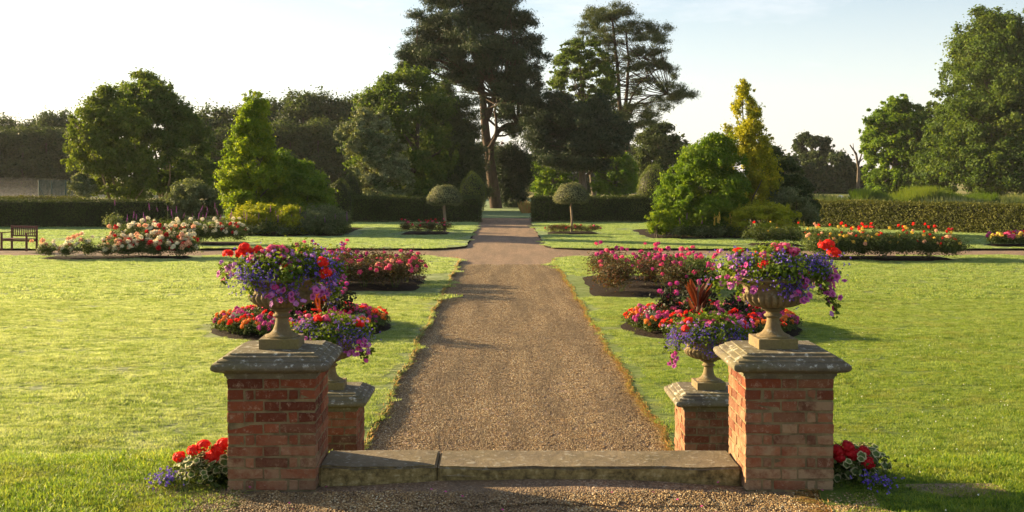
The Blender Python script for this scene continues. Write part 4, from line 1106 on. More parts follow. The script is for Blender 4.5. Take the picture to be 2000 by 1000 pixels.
for s, cx, nm in ((-1, -3.57, 'left'), (1, 3.72, 'right')):
    G = 'bedding in the %s round bed' % nm; cnt = {}
    for ring, (rr, k, nring) in enumerate(((1.38, 26, 'outer'), (1.10, 20, 'second'), (.80, 14, 'third'))):
        for i in range(k):
            a = 2 * np.pi * i / k + ring * .2 - np.pi / 2
            c_ = [('orange', 'magenta', 'orange', 'scarlet'), ('magenta', 'scarlet', 'magenta', 'pink'), ('scarlet', 'magenta', 'red', 'pink')][ring][i % 4]
            sil = ring == 1 and i % 4 == 3
            clock = ('twelve', 'one', 'two', 'three', 'four', 'five', 'six', 'seven', 'eight', 'nine', 'ten', 'eleven')[int(round((np.pi / 2 - a) / (2 * np.pi) * 12)) % 12]
            key = (nring, clock); cnt[key] = cnt.get(key, 0) + 1
            lab = '%s bedding plant, %s round bed, %s ring, at %s o\'clock%s' % ('silver leaved' if sil else c_, nm, nring, clock, '' if cnt[key] == 1 else ', %s there' % ORD[cnt[key] - 1])
            bedding(lab, cx + rr * math.cos(a), 19.2 + rr * math.sin(a), c_, 3 if sil else 9, G, .92 + .15 * ring, sil, .04 + .02 * ring, bs=.75)
    D = 'dahlias in the %s round bed' % nm
    dahlia('dark leaved dahlia with pink blooms at the path side of the %s round bed' % nm, cx - s * .72, 18.95, .70, 9, D)
    dahlia('dark leaved dahlia with pink blooms at the outer side of the %s round bed' % nm, cx + s * .42, 18.85, .62, 6, D)
    dahlia('dark leaved dahlia with pink blooms at the back of the %s round bed' % nm, cx - s * .1, 19.65, .7, 5, D)
    if s > 0: canna('bronze leaved canna rising from the middle of the right round bed', 3.47, 19.1, .80, 'cannas')
    else: canna('shorter bronze canna in the middle of the left round bed', cx + .35, 19.3, .45, 'cannas')

# ------------------------------------------------------------------ hedges and topiary
def surf_leaves(P, Nn, leaf, mat, name, parent, asp=.65, rough=.9, depth=.05):
    n = len(P); P = P + Nn * (rng.normal(size=(n, 1)) * depth)
    L = leaf * rng.uniform(.6, 1.4, n)
    V, Fc = leaves(P, Nn + sph(n) * rough, L, L * asp, .1)
    g = .5 + .5 * np.sin(P[:, 0] * 2.1 + np.sin(P[:, 2] * 3 + P[:, 1])) * np.sin(P[:, 2] * 2.7 + P[:, 1] * 1.3)
    return mk(name, V, Fc, mat, parent, {'rnd': rng.random(n), 'clump': np.clip(g + rng.normal(size=n) * .15, 0, 1)})
def hedge(label, a, b, th, h, mat, dens, leaf, top_rough=.02, cat='hedge'):
    a = np.array(a, float); b = np.array(b, float); L = np.linalg.norm(b - a); d = (b - a) / L; q = np.array([-d[1], d[0]])
    t = thing('clipped_hedge', label, cat, (a[0], a[1], -.05), math.atan2(d[1], d[0]), None)
    x0, x1, y0, y1 = 0, L, -th / 2, th / 2
    areas = [L * h, L * h, L * th, th * h, th * h]; P = []; Nn = []
    for k, A in enumerate(areas):
        n = int(A * dens * 1.8); u = rng.random(n); v = rng.random(n)
        if k == 0: p = np.stack([u * L, np.full(n, y0), v * h], -1); nn = [0, -1, 0]
        elif k == 1: p = np.stack([u * L, np.full(n, y1), v * h], -1); nn = [0, 1, 0]
        elif k == 2: p = np.stack([u * L, y0 + v * th, np.full(n, h)], -1); nn = [0, 0, 1]
        else: p = np.stack([np.full(n, 0 if k == 3 else L), y0 + u * th, v * h], -1); nn = [-1 if k == 3 else 1, 0, 0]
        P.append(p); Nn.append(np.tile(np.array(nn, float), (n, 1)))
    P = np.concatenate(P); Nn = np.concatenate(Nn)
    P[:, 2] += top_rough * np.sin(P[:, 0] * 1.3) * (P[:, 2] / h) + top_rough * .7 * np.sin(P[:, 0] * 4.1 + 1) * (P[:, 2] / h)
    P[:, 1] += np.sin(P[:, 0] * 1.9 + P[:, 2] * 2) * .03
    surf_leaves(P, Nn, leaf, M[mat], 'foliage', t, depth=.06)
    mb = MB(); i = .09; mb.box((x0 + i, y0 + i, .12), (x1 - i, y1 - i, h - i), .5); mb.build('light_block_core', M['core'], t)  # solid dark box added inside the leaves to stop light passing through
    return t
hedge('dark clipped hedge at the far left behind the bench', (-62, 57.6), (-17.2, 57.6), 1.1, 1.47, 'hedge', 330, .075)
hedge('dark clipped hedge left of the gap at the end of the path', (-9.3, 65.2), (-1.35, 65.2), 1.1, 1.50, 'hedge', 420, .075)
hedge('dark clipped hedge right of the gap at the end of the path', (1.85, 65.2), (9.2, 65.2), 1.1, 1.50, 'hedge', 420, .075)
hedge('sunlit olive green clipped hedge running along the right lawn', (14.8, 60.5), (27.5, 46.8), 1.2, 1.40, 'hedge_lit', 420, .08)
hedge('lower pale hedge beyond the far left hedge near the tennis fence', (-62, 84), (-33, 84), 1.2, 1.15, 'hedge_lit', 130, .12)
def surf_of_rev(prof, n):
    """prof rows (z, r); sample surface"""
    z = np.array([p[0] for p in prof]); r_ = np.array([p[1] for p in prof])
    seg = np.sqrt(np.diff(z) ** 2 + np.diff(r_) ** 2) * (r_[1:] + r_[:-1] + .02); c = np.concatenate([[0], np.cumsum(seg)]); c /= c[-1]
    u = rng.random(n); zz = np.interp(u, c, z); rr = np.interp(u, c, r_); th = rng.uniform(0, 2 * np.pi, n)
    e = .01; k = np.searchsorted(c, u) - 1; k = np.clip(k, 0, len(z) - 2); dz = np.diff(z)[k]; dr = np.diff(r_)[k]
    nr = dz; nzv = -dr; P = np.stack([rr * np.cos(th), rr * np.sin(th), zz], -1); Nn = unit(np.stack([nr * np.cos(th), nr * np.sin(th), nzv], -1))
    return P, Nn
def revo_core(name, prof, shrink, parent):
    n = 20; th = np.linspace(0, 2 * np.pi, n, endpoint=False); zm = np.mean([p[0] for p in prof])
    V = np.concatenate([np.stack([max(r_ - shrink, .01) * np.cos(th), max(r_ - shrink, .01) * np.sin(th), np.full(n, zm + (z - zm) * .9)], -1) for z, r_ in prof])
    Fc = [[i * n + q, i * n + (q + 1) % n, (i + 1) * n + (q + 1) % n, (i + 1) * n + q] for i in range(len(prof) - 1) for q in range(n)]
    return mk(name, V, Fc, M['core'], parent, {'rnd': np.full(len(Fc), .5), 'clump': np.full(len(Fc), .5)})
def topiary(label, x, y, prof, mat, n, leaf, group, trunk=None, trad=.05):
    t = thing('topiary_tree', label, 'topiary', (x, y, -.02), 0, group)
    P, Nn = surf_of_rev(prof, n)
    P *= 1 + .015 * np.sin(P[:, :1] * 7 + P[:, 2:] * 5)
    surf_leaves(P, Nn, leaf, M[mat], 'crown', t, depth=.03)
    revo_core('light_block_core', prof, .08, t)  # added dark core, keeps light from showing through the crown
    if trunk:
        V, Fc = tube([(0, 0, -.05), (.03, 0, trunk * .4), (-.02, .02, trunk * .75), (0, 0, trunk)], [trad * 1.2, trad, trad, trad], 8); mk('trunk', V, Fc, M['bark_pale'], t, smooth=True)
GT = 'clipped topiary'
mush = [(1.42, .05), (1.40, .5), (1.42, .76), (1.52, .82), (1.72, .80), (1.98, .66), (2.18, .45), (2.30, .2), (2.33, .02)]
topiary('pale clipped holly standard with mushroom head, left of the path', XOF(868, 51.5), 51.5, mush, 'topiary_pale', 6500, .06, GT, 1.6, .07)
topiary('pale clipped holly standard with mushroom head, right of the path', XOF(1116, 51.5) , 51.5, [(z + .08, r_ * 1.03) for z, r_ in mush], 'topiary_pale', 6500, .06, GT, 1.7, .05)
dome = [(.25, .3), (.6, .66), (1.2, .82), (1.7, .84), (2.2, .72), (2.65, .48), (2.95, .2), (3.02, .02)]
topiary('olive dome of clipped holly showing above the hedge left of the gap', XOF(923, 68), 68, dome, 'topiary', 6500, .07, GT, .5, .1)
topiary('dark clipped dome above the left end of the central hedge', XOF(684, 68), 68, [(z * 1.03, r_ * .86) for z, r_ in dome], 'hedge', 6500, .07, GT, .5, .1)
topiary('clipped dome merging with the shrubs at the left end of the central hedge', XOF(664, 57), 57, [(z * .86, r_ * .85) for z, r_ in dome], 'hedge', 5500, .065, GT, .4, .1)
topiary('brown green clipped dome at the right end of the central hedge', XOF(1277, 66), 66, [(z * 1.16, r_ * 1.22) for z, r_ in dome], 'topiary', 8000, .07, GT, .5, .1)
#EOF_PART3

# ------------------------------------------------------------------ trees
def rows_world(rows, Y):
    out = []
    for py, xl, xr in sorted(rows, reverse=True):
        a = PY(xl, py, Y); b = PY(xr, py, Y); out.append(((a.z + b.z) / 2, (a.x + b.x) / 2, (b.x - a.x) / 2))
    return out
def row_at(W, z):
    zs = [q[0] for q in W]; return np.interp(z, zs, [q[1] for q in W]), np.interp(z, zs, [q[2] for q in W])
def trunk_and_limbs(t, base, top, r0, ends, bark, nl=14, zmin=.25):
    ax = curve(base, top, 0, .08, 8); V, Fc = tube(ax, r0 * np.linspace(1.15, .22, 8), 10)
    mb = MB(); mb.add(V, Fc, .5)
    V = V.copy()
    if len(ends):
        idx = rng.permutation(len(ends))[:nl]
        for i in idx:
            e = np.array(ends[i]); f = np.clip((e[2] - base[2]) / max(top[2] - base[2], .1) * .72 - .05, zmin, .92)
            k = f * 7; s = ax[int(k)] + (ax[min(int(k) + 1, 7)] - ax[int(k)]) * (k - int(k)); rr = r0 * (1.1 - .85 * f) * .5
            V, Fc = tube(curve(s, s + (e - s) * .9, .06, .12, 6), np.linspace(rr, rr * .2, 6), 6); mb.add(V, Fc, .5)
    return mb.build('trunk', M[bark], t, smooth=True)
def broad(name, label, cat, rows, Y, mat, n, leaf, ncl=60, r0=.2, base_px=None, group=None, bark='bark', flat=.75, crs=.30, nl=14, stems=1, asp=.6, dy=1.0, spread=.30, ground=-.1, fill=.25, zbase=None):
    global rng
    rng = np.random.default_rng(sum(ord(c_) * (i_ + 3) for i_, c_ in enumerate(label)))
    W = rows_world(rows, Y); z0, z1 = W[0][0], W[-1][0]; wmax = max(q[2] for q in W)
    xb = XOF(base_px, Y) if base_px else W[0][1]
    t = thing(name, label, cat, (xb, Y, ground), 0, group)
    zs = np.linspace(z0, z1, 200); wd = np.array([row_at(W, z)[1] for z in zs]); p = wd + .05 * wmax; p /= p.sum()
    cl = []
    ncl = int(ncl * 1.5); crs *= .85; nsh = int(ncl * .45)
    for k in range(ncl):
        z = rng.choice(zs, p=p); xc, w_ = row_at(W, z)
        cr = min(crs * wmax, max(w_ * .62, .10 * wmax)) * rng.uniform(.45, 1.2); cz = cr * flat
        a = rng.uniform(0, 2 * np.pi); e = max(w_ - cr * .9, 0) * (rng.uniform(.8, 1.02) if rng.random() > fill else rng.random())
        z = min(z, z1 - cz * .7); z = max(z, z0 + cz * .3)
        c = np.array([xc + e * math.cos(a) - xb, e * math.sin(a) * dy, z - ground]); cl.append((c, (cr, cr, cz)))
    for k in range(nsh):   # stray shoots standing out of the outline
        z = rng.choice(zs); xc, w_ = row_at(W, z); a = rng.uniform(0, 2 * np.pi); q_ = rng.uniform(.98, 1.10) ; cr = crs * wmax * rng.uniform(.16, .34)
        if z > z0 + .8 * (z1 - z0) and rng.random() < .6: z = min(z1 + .05 * (z1 - z0) * rng.random(), z + .1 * (z1 - z0)); q_ = rng.uniform(.2, .9)
        cl.append((np.array([xc + w_ * q_ * math.cos(a) - xb, w_ * q_ * math.sin(a) * dy, z - ground]), (cr, cr, cr * rng.uniform(.8, 1.6))))
    V, Fc, a, c = crown(cl, int(n * 2.5), leaf, asp, 18, spread * .85, .35)
    mk('crown', V, Fc, M[mat], t, {'rnd': a, 'clump': c})
    ends = [q[0] for q in cl]
    top = np.array([row_at(W, z1)[0] - xb, 0, (z1 - ground) * .9])
    if stems == 1: trunk_and_limbs(t, np.array([0, 0, -.1]), top, r0, ends, bark, nl)
    else:
        for s in range(stems):
            aa = rng.uniform(0, 6.28); e = ends[rng.integers(len(ends))]
            V, Fc = tube(curve((.25 * math.cos(aa), .25 * math.sin(aa), -.1), e, .02, .12, 8), r0 * np.linspace(1, .2, 8), 7); mk('trunk', V, Fc, M[bark], t, smooth=True)
    return t
def conifer(name, label, cat, cls, Y, base, mat, n, leaf, r0, trunks, group=None, bark='bark_pine', depth=1.0, flatr=.55, limbs=True, spread=.36, asp=.2, dup=3, split=6, extra_limbs=()):
    """cls: (px, py, half width px, half height px); each gets copies at several depths in the crown"""
    global rng
    rng = np.random.default_rng(sum(ord(c_) * (i_ + 3) for i_, c_ in enumerate(label)))
    xb = PY(base[0], base[1], Y).x; t = thing(name, label, cat, (xb, Y, -.1), 0, group)
    S = Y / F; cl = []; O = np.array([xb, Y, -.1])
    xs = [c[0] for c in cls]; xm = np.mean(xs); hw = (max(xs) - min(xs)) / 2 + 1
    for px, py, w_, h in cls:
        for k in range(dup):
            q = math.sqrt(max(0.08, 1 - ((px - xm) / hw) ** 2)); dyy = (rng.uniform(-1, 1) if k else rng.uniform(-.4, .4)) * hw * S * .8 * q * depth
            p = PY(px + (rng.normal() * w_ * .25 if k else 0), py + (rng.normal() * h * .5 if k else 0), Y); c = np.array([p.x, Y + dyy, p.z]) - O
            ns = split
            for q_ in range(ns):
                u_ = sph(1)[0] * rng.uniform(.3, .85); rw = w_ * S * rng.uniform(.22, .5); rh = max(h * S * rng.uniform(.5, .95), .25)
                cl.append((c + u_ * np.array([w_ * 1.1, w_ * .9, h * 1.6]) * S, (rw, rw, rh)))
    V, Fc, a, c = crown(cl, int(n * 3.2), leaf, asp, 20, spread, .2)
    # make needles point outward/upward: crown() gives random tangents, which reads as tufts
    mk('crown', V, Fc, M[mat], t, {'rnd': a, 'clump': c})
    mb = MB(); ax0 = None
    for tr in trunks:
        pts = np.array([np.array(PY(px, py, Y + (tr['dy'] if 'dy' in tr else 0))) - O for px, py in tr['p']]); m_ = 14
        u = np.linspace(0, 1, len(pts)); uu = np.linspace(0, 1, m_); P = np.stack([np.interp(uu, u, pts[:, k]) for k in range(3)], -1); P[1:-1] += rng.normal(size=(m_ - 2, 3)) * .05
        V, Fc = tube(P, tr['r'] * np.linspace(1, tr.get('e', .25), m_), 10); mb.add(V, Fc, .5)
        if ax0 is None: ax0 = [P]
        else: ax0.append(P)
    if limbs:
        for c, r_ in cl[::1]:
            if rng.random() < (.16 if r0 > .25 else .05):
                A = ax0[rng.integers(len(ax0))]; zc = c[2] - np.linalg.norm(c[:2] - A[0][:2]) * .25; k = int(np.argmin(np.abs(A[:, 2] - zc))); s = A[k]
                rr = r0 * .20 * rng.uniform(.5, 1); V, Fc = tube(curve(s, c, -.03, .15, 7), np.linspace(rr, rr * .25, 7), 6); mb.add(V, Fc, .5)
    mb.build('trunk', M[bark], t, smooth=True)
    return t

# left: light airy tree and the darker one behind it
broad('birch_tree', 'airy light green tree, leftmost of the pair behind the far left hedge', 'tree', [(170, 205, 215), (185, 175, 235), (215, 158, 280), (250, 140, 300), (300, 133, 305), (345, 150, 300), (390, 180, 290)], 74, 'leaf_willow', 26000, .17, 90, .10, 235, bark='bark_pale', stems=5, crs=.22, spread=.36, fill=.45)
broad('broadleaf_tree', 'dense dark multi stemmed tree beside the airy light green one', 'tree', [(170, 245, 340), (190, 228, 350), (215, 225, 375), (255, 240, 400), (300, 250, 418), (345, 265, 422), (372, 290, 408)], 79, 'leaf_mid', 34000, .17, 100, .13, 330, bark='bark_pale', stems=7, crs=.24)
broad('birch_tree', 'wispy pale tree top rising behind the dark multi stemmed tree', 'tree', [(142, 255, 285), (165, 232, 330), (195, 228, 348), (230, 240, 340)], 82, 'leaf_willow', 6500, .17, 34, .12, 285, crs=.25, spread=.42)
# golden tree and green shrub, left border
broad('golden_tree', 'tall golden green tree with a ragged pointed top in the left border', 'tree', [(192, 487, 520), (205, 470, 525), (228, 458, 525), (255, 462, 522), (280, 445, 530), (310, 432, 545), (345, 424, 560), (380, 422, 565), (420, 440, 560), (445, 460, 550)], 53, 'leaf_gold', 30000, .12, 110, .12, 495, crs=.24, flat=.8)
broad('green_shrub', 'broad rounded green shrub leaning against the golden tree', 'shrub', [(300, 530, 560), (320, 512, 600), (345, 505, 630), (375, 505, 650), (410, 510, 655), (440, 525, 645)], 54.5, 'leaf_bright', 26000, .12, 80, .08, 580, stems=5, crs=.26)
broad('grey_shrub', 'grey green arching shrub right of the far left hedge', 'shrub', [(358, 350, 385), (375, 328, 425), (395, 320, 440), (420, 330, 440)], 58, 'leaf_grey', 12000, .12, 45, .05, 385, stems=5, crs=.3)
broad('pale_shrub', 'small straw coloured shrub beside the tennis court fence', 'shrub', [(342, 150, 165), (358, 135, 185), (380, 132, 195)], 72, 'leaf_pale', 5000, .14, 24, .05, 160, stems=4)
# centre left broadleaves
broad('broadleaf_tree', 'tall dark broadleaf tree left of the great pine', 'tree', [(142, 790, 840), (160, 735, 870), (185, 705, 885), (215, 690, 890), (250, 678, 890), (280, 668, 890), (320, 680, 890), (360, 700, 880), (385, 710, 870)], 84, 'leaf_mid', 42000, .20, 120, .3, 800, crs=.22)
broad('holly_tree', 'silvery variegated tree in front of the tall dark broadleaf', 'tree', [(205, 700, 735), (235, 680, 760), (262, 655, 770), (290, 672, 790), (320, 682, 800), (350, 690, 805), (384, 695, 815)], 77, 'leaf_pale', 22000, .17, 80, .15, 745, crs=.26)
# the great Scots pine
P1 = [(860, 12, 30, 11), (900, 8, 45, 14), (950, 0, 45, 14), (990, 14, 35, 13), (845, 38, 35, 12), (885, 42, 40, 14), (930, 35, 45, 15), (975, 42, 42, 15), (1018, 42, 30, 12), (830, 68, 36, 12), (870, 75, 42, 14), (915, 72, 40, 14), (965, 78, 45, 15), (1010, 78, 38, 13), (1042, 78, 20, 10),
      (812, 98, 32, 11), (795, 112, 22, 9), (845, 108, 35, 12), (885, 108, 35, 12), (950, 112, 42, 14), (1000, 112, 38, 13), (1040, 108, 22, 10), (790, 132, 16, 7), (820, 126, 26, 8), (905, 135, 30, 10), (960, 142, 42, 12), (1008, 146, 34, 11), (1042, 140, 20, 10), (875, 150, 18, 6), (985, 172, 38, 11), (1025, 175, 28, 10), (1050, 165, 12, 8),
      (1000, 200, 36, 10), (1035, 205, 22, 9), (985, 222, 28, 8), (1020, 232, 28, 8), (1005, 252, 22, 7), (915, 165, 22, 6)]
conifer('scots_pine', 'tallest tree, great dark pine with reddish trunk left of the path end', 'pine tree', P1, 94, (967, 405), 'needle', 52000, .30, .62,
        [dict(p=[(970, 412), (963, 360), (955, 300), (948, 250), (945, 200), (938, 150), (925, 100), (918, 60)], r=.58, e=.2), dict(p=[(950, 230), (965, 190), (985, 150), (990, 110)], r=.32), dict(p=[(958, 320), (962, 270), (985, 243), (1020, 240), (1045, 250)], r=.28, dy=-.4), dict(p=[(955, 290), (972, 262), (967, 210), (972, 190)], r=.2, dy=-1), dict(p=[(945, 190), (905, 140), (860, 118), (815, 112)], r=.24)], limbs=True)
P1b = [(875, 178, 24, 9), (890, 205, 34, 11), (865, 228, 38, 11), (905, 232, 34, 10), (880, 255, 48, 12), (915, 262, 32, 10), (870, 283, 55, 13), (912, 290, 36, 11), (850, 312, 48, 13), (900, 318, 48, 13), (860, 342, 55, 13), (915, 345, 36, 12), (880, 368, 60, 13), (925, 378, 34, 11), (850, 385, 40, 10)]
conifer('cedar_tree', 'drooping olive conifer close against the left of the great pine trunk', 'conifer', P1b, 87, (895, 405), 'needle_light', 26000, .28, .3, [dict(p=[(900, 412), (895, 330), (885, 250), (878, 175)], r=.3, e=.15)], bark='bark')
P1c = [(985, 318, 28, 12), (1005, 335, 30, 12), (980, 350, 30, 12), (1010, 362, 28, 12), (985, 378, 34, 10), (1012, 385, 24, 9), (1000, 398, 25, 6), (978, 300, 22, 10), (1010, 300, 24, 12), (1020, 318, 22, 12), (975, 335, 20, 12), (1022, 345, 18, 12), (978, 365, 20, 12)]
conifer('dark_conifer', 'low black green conifer right of the great pine trunk', 'conifer', P1c, 97, (1000, 405), 'needle', 13000, .26, .25, [dict(p=[(1000, 412), (1000, 350), (998, 310)], r=.2)], bark='bark')
P2 = [(1050, 198, 22, 9), (1090, 195, 30, 10), (1065, 218, 36, 12), (1108, 215, 36, 12), (1150, 212, 34, 11), (1045, 240, 34, 11), (1090, 240, 44, 13), (1135, 240, 44, 13), (1180, 236, 36, 11), (1215, 252, 26, 9), (1050, 262, 34, 11), (1100, 266, 48, 13), (1155, 266, 46, 13), (1200, 270, 36, 11), (1228, 262, 16, 7), (1060, 286, 34, 10), (1110, 292, 46, 12), (1160, 294, 42, 11), (1195, 292, 26, 9), (1080, 312, 34, 9), (1130, 318, 44, 10), (1165, 322, 28, 8)]
conifer('cedar_tree', 'wide dark flat topped conifer right of the great pine', 'conifer', P2, 90, (1143, 405), 'needle', 40000, .28, .4, [dict(p=[(1143, 412), (1140, 360), (1136, 310), (1125, 260), (1110, 215)], r=.42, e=.2), dict(p=[(1140, 350), (1165, 320), (1195, 300)], r=.14)], bark='bark')
P3 = [(1195, 16, 24, 7), (1165, 30, 24, 7), (1220, 28, 28, 8), (1145, 50, 24, 7), (1185, 52, 26, 7), (1240, 48, 30, 8), (1275, 58, 24, 7), (1295, 78, 18, 6), (1250, 80, 32, 7), (1200, 82, 26, 7), (1165, 75, 22, 6), (1120, 85, 20, 7), (1285, 100, 26, 6), (1235, 108, 28, 6), (1262, 128, 30, 7), (1312, 130, 20, 6), (1295, 128, 22, 6), (1215, 140, 20, 5), (1265, 158, 28, 6), (1300, 168, 28, 7), (1338, 182, 26, 6), (1315, 192, 28, 6), (1245, 178, 22, 5), (1285, 205, 24, 5), (1228, 208, 20, 5), (1270, 228, 26, 5), (1220, 232, 22, 5), (1250, 246, 24, 5)]
rs = sorted([(20, 1150, 1230), (60, 1120, 1290), (100, 1092, 1300), (150, 1078, 1318), (190, 1130, 1345), (240, 1180, 1265)])
for _ in range(60):
    py = rng.uniform(14, 248); P3.append((rng.uniform(np.interp(py, [r[0] for r in rs], [r[1] for r in rs]), np.interp(py, [r[0] for r in rs], [r[2] for r in rs])), py, rng.uniform(9, 20), rng.uniform(3, 5)))
conifer('scots_pine', 'slender see through pine with bare trunks right of the great pine', 'pine tree', P3, 112, (1222, 405), 'needle_light', 30000, .24, .3,
        [dict(p=[(1222, 412), (1218, 300), (1213, 220), (1205, 130), (1198, 60), (1195, 25)], r=.34, e=.2), dict(p=[(1226, 300), (1222, 200), (1228, 120), (1222, 60)], r=.26, e=.3, dy=1.5), dict(p=[(1205, 290), (1202, 230), (1190, 180)], r=.2, dy=-1.5), dict(p=[(1218, 250), (1240, 205), (1275, 185), (1330, 186)], r=.14), dict(p=[(1222, 215), (1250, 160), (1290, 130)], r=.13)], spread=.36, depth=.8, dup=2)
broad('oak_tree', 'thin crowned oak growing against the left of the slender pine', 'tree', [(78, 1100, 1165), (105, 1088, 1185), (135, 1078, 1205), (160, 1070, 1210), (190, 1085, 1205), (225, 1110, 1200)], 108, 'leaf_mid', 13000, .22, 110, .28, 1165, crs=.15, spread=.40, nl=26, bark='bark', flat=.5)
# understorey beyond the hedge gap
broad('copper_shrub', 'dark copper red shrub glimpsed right of the great pine trunk', 'shrub', [(282, 978, 1000), (295, 970, 1008), (315, 970, 1010), (350, 975, 1005)], 103, 'leaf_copper', 4000, .2, 20, .1)
broad('broadleaf_tree', 'sunlit yellow green tree seen under the flat topped conifer', 'tree', [(285, 1055, 1110), (315, 1035, 1125), (350, 1035, 1130), (384, 1042, 1125)], 104, 'leaf_bright', 9000, .2, 36, .15, 1080)
broad('broadleaf_tree', 'sunlit yellow green tree between the flat topped conifer and the brown dome', 'tree', [(300, 1180, 1225), (325, 1160, 1245), (360, 1155, 1250), (386, 1165, 1245)], 101, 'leaf_bright', 9000, .2, 36, .15, 1205)
broad('broadleaf_tree', 'round grey green tree behind the brown clipped dome', 'tree', [(245, 1262, 1308), (262, 1245, 1335), (290, 1238, 1345), (330, 1235, 1345), (372, 1240, 1340)], 122, 'leaf_wood', 15000, .26, 50, .25, 1290)
# right border
broad('golden_tree', 'tall slender yellow leaved tree in the right border', 'tree', [(162, 1447, 1460), (185, 1438, 1472), (210, 1425, 1482), (240, 1418, 1492), (275, 1412, 1502), (310, 1405, 1515), (350, 1405, 1525), (385, 1415, 1520), (420, 1425, 1500)], 50, 'leaf_yellow', 17000, .10, 120, .08, 1462, crs=.17, spread=.40, stems=3, flat=1.4, fill=.5)
broad('golden_tree', 'thin arching yellow branches right of the slender yellow tree', 'shrub', [(268, 1500, 1520), (285, 1480, 1512), (310, 1475, 1500), (350, 1470, 1500), (400, 1470, 1495)], 50.6, 'leaf_lime', 2200, .10, 22, .05, 1480, crs=.3, stems=4)
broad('green_shrub', 'large bright green rounded shrub left of the slender yellow tree', 'shrub', [(270, 1385, 1425), (288, 1350, 1440), (310, 1320, 1450), (340, 1296, 1458), (375, 1283, 1460), (410, 1280, 1455), (445, 1290, 1440)], 49, 'leaf_bright', 36000, .11, 100, .08, 1370, stems=6, crs=.24)
broad('dark_shrub', 'dark spreading shrub right of the slender yellow tree', 'shrub', [(290, 1495, 1515), (312, 1478, 1545), (340, 1478, 1568), (370, 1480, 1585), (405, 1480, 1603), (435, 1490, 1600)], 52, 'leaf_dark', 26000, .10, 80, .07, 1530, stems=5, crs=.26)
broad('pale_shrub', 'grey leaved shrub in front of the dark spreading one', 'shrub', [(370, 1505, 1560), (395, 1495, 1590), (430, 1500, 1600)], 49.5, 'leaf_grey', 6000, .09, 30, .05, 1545, stems=4)
broad('lime_shrub', 'flat topped yellow green shrub before the slender yellow tree', 'shrub', [(396, 1462, 1515), (408, 1432, 1545), (422, 1418, 1556), (442, 1415, 1560), (458, 1430, 1545)], 47.4, 'leaf_lime', 12000, .08, 60, .05, 1490, stems=5, flat=.4, crs=.22)
broad('golden_shrub', 'small golden shrub at the left corner of the right border', 'shrub', [(400, 1280, 1305), (415, 1265, 1318), (435, 1262, 1322), (455, 1268, 1315)], 47.3, 'leaf_gold', 6000, .07, 30, .04, 1290, stems=4)
# left border low shrubs
broad('lime_shrub', 'yellow green goldenrod mass in the middle of the left border', 'shrub', [(400, 470, 540), (412, 458, 565), (430, 455, 570), (450, 460, 565)], 50.5, 'leaf_lime', 10000, .08, 50, .04, 510, stems=5, flat=.4)
broad('green_shrub', 'low pale green shrub at the right corner of the left border', 'shrub', [(405, 600, 655), (418, 585, 675), (438, 580, 682), (455, 590, 680)], 50, 'leaf_grey', 9000, .08, 40, .04, 630, stems=5)
broad('green_shrub', 'low mid green shrub between the goldenrod and the corner shrub', 'shrub', [(405, 550, 590), (420, 540, 605), (455, 545, 605)], 49.6, 'leaf_lime', 7000, .08, 36, .04, 575, stems=5)
# perennials with purple spires
SPM = []
for k in range(3):
    n = 120; z = rng.uniform(0, .42, n); th = rng.uniform(0, 6.28, n); r_ = .035 * (1 - z / .5); C = np.stack([r_ * np.cos(th), r_ * np.sin(th), z], -1)
    V, Fc = leaves(C * [.7, .7, .8], sph(n), .022, .02); SPM.append(proto(mk('flower_spike', V, Fc, M['purple'], attrs={'rnd': rng.random(n)})))
YSP = []
for k in range(1):
    n = 120; z = rng.uniform(0, .35, n); th = rng.uniform(0, 6.28, n); r_ = .04 * (1 - z / .5); C = np.stack([r_ * np.cos(th), r_ * np.sin(th), z], -1)
    V, Fc = leaves(C, sph(n), .035, .03); YSP.append(proto(mk('flower_spike', V, Fc, M['yellow'], attrs={'rnd': rng.random(n)})))
PFM = [plant_mesh(800, .42, .42, .09, m_, .38, 14) for m_ in ('leaf_grey', 'rose_leaf', 'leaf_mid')]
def perennial(label, px, Y, h, ns, f, spikes, group, w_=1.0):
    x = XOF(px, Y); t = thing('border_perennial', label, 'perennial', (x, Y, .02), rng.uniform(0, 6.28), group)
    use('foliage', PFM[f], t, sc=(w_, w_, h * .75))
    for k in range(ns):
        a = rng.uniform(0, 6.28); r_ = rng.uniform(0, .4) * w_; hh = h * rng.uniform(.75, 1.15); p = np.array([r_ * math.cos(a), r_ * math.sin(a), hh])
        V, Fc = tube(curve((p[0] * .5, p[1] * .5, 0), p, 0, .05, 4), np.full(4, .009), 4); mk('stem', V, Fc, M['stem'], t)
        use('flower_spike', spikes[rng.integers(len(spikes))], t, p - [0, 0, .1], (rng.normal() * .12, rng.normal() * .12, 0), rng.uniform(.7, 1.05))
for i, px in enumerate(np.linspace(232, 478, 12)):
    perennial('clump of tall purple spires in the left border, %s from its left end' % ORD[i], px + rng.normal() * 4, 51 + rng.normal() * .8, rng.uniform(.85, 1.15) if i > 0 else 1.5, 2 if i > 0 else 1, i % 3, SPM, 'purple spired clumps in the left border')
for i, px in enumerate(np.linspace(255, 470, 9)):
    perennial('leafy front edge clump of the left border, %s from its left end' % ORD[i], px, 49.6, .75, 2 if i % 2 else 0, (i + 1) % 3, SPM, 'leafy clumps along the front of the left border')
for i, px in enumerate(np.linspace(480, 665, 9)):
    perennial('leafy clump at right front of left border, %s from the goldenrod' % ORD[i], px, 49.1, .8 if i not in (2, 5) else 1.15, 2, (i + 1) % 2, SPM, 'leafy clumps in the front right part of the left border')
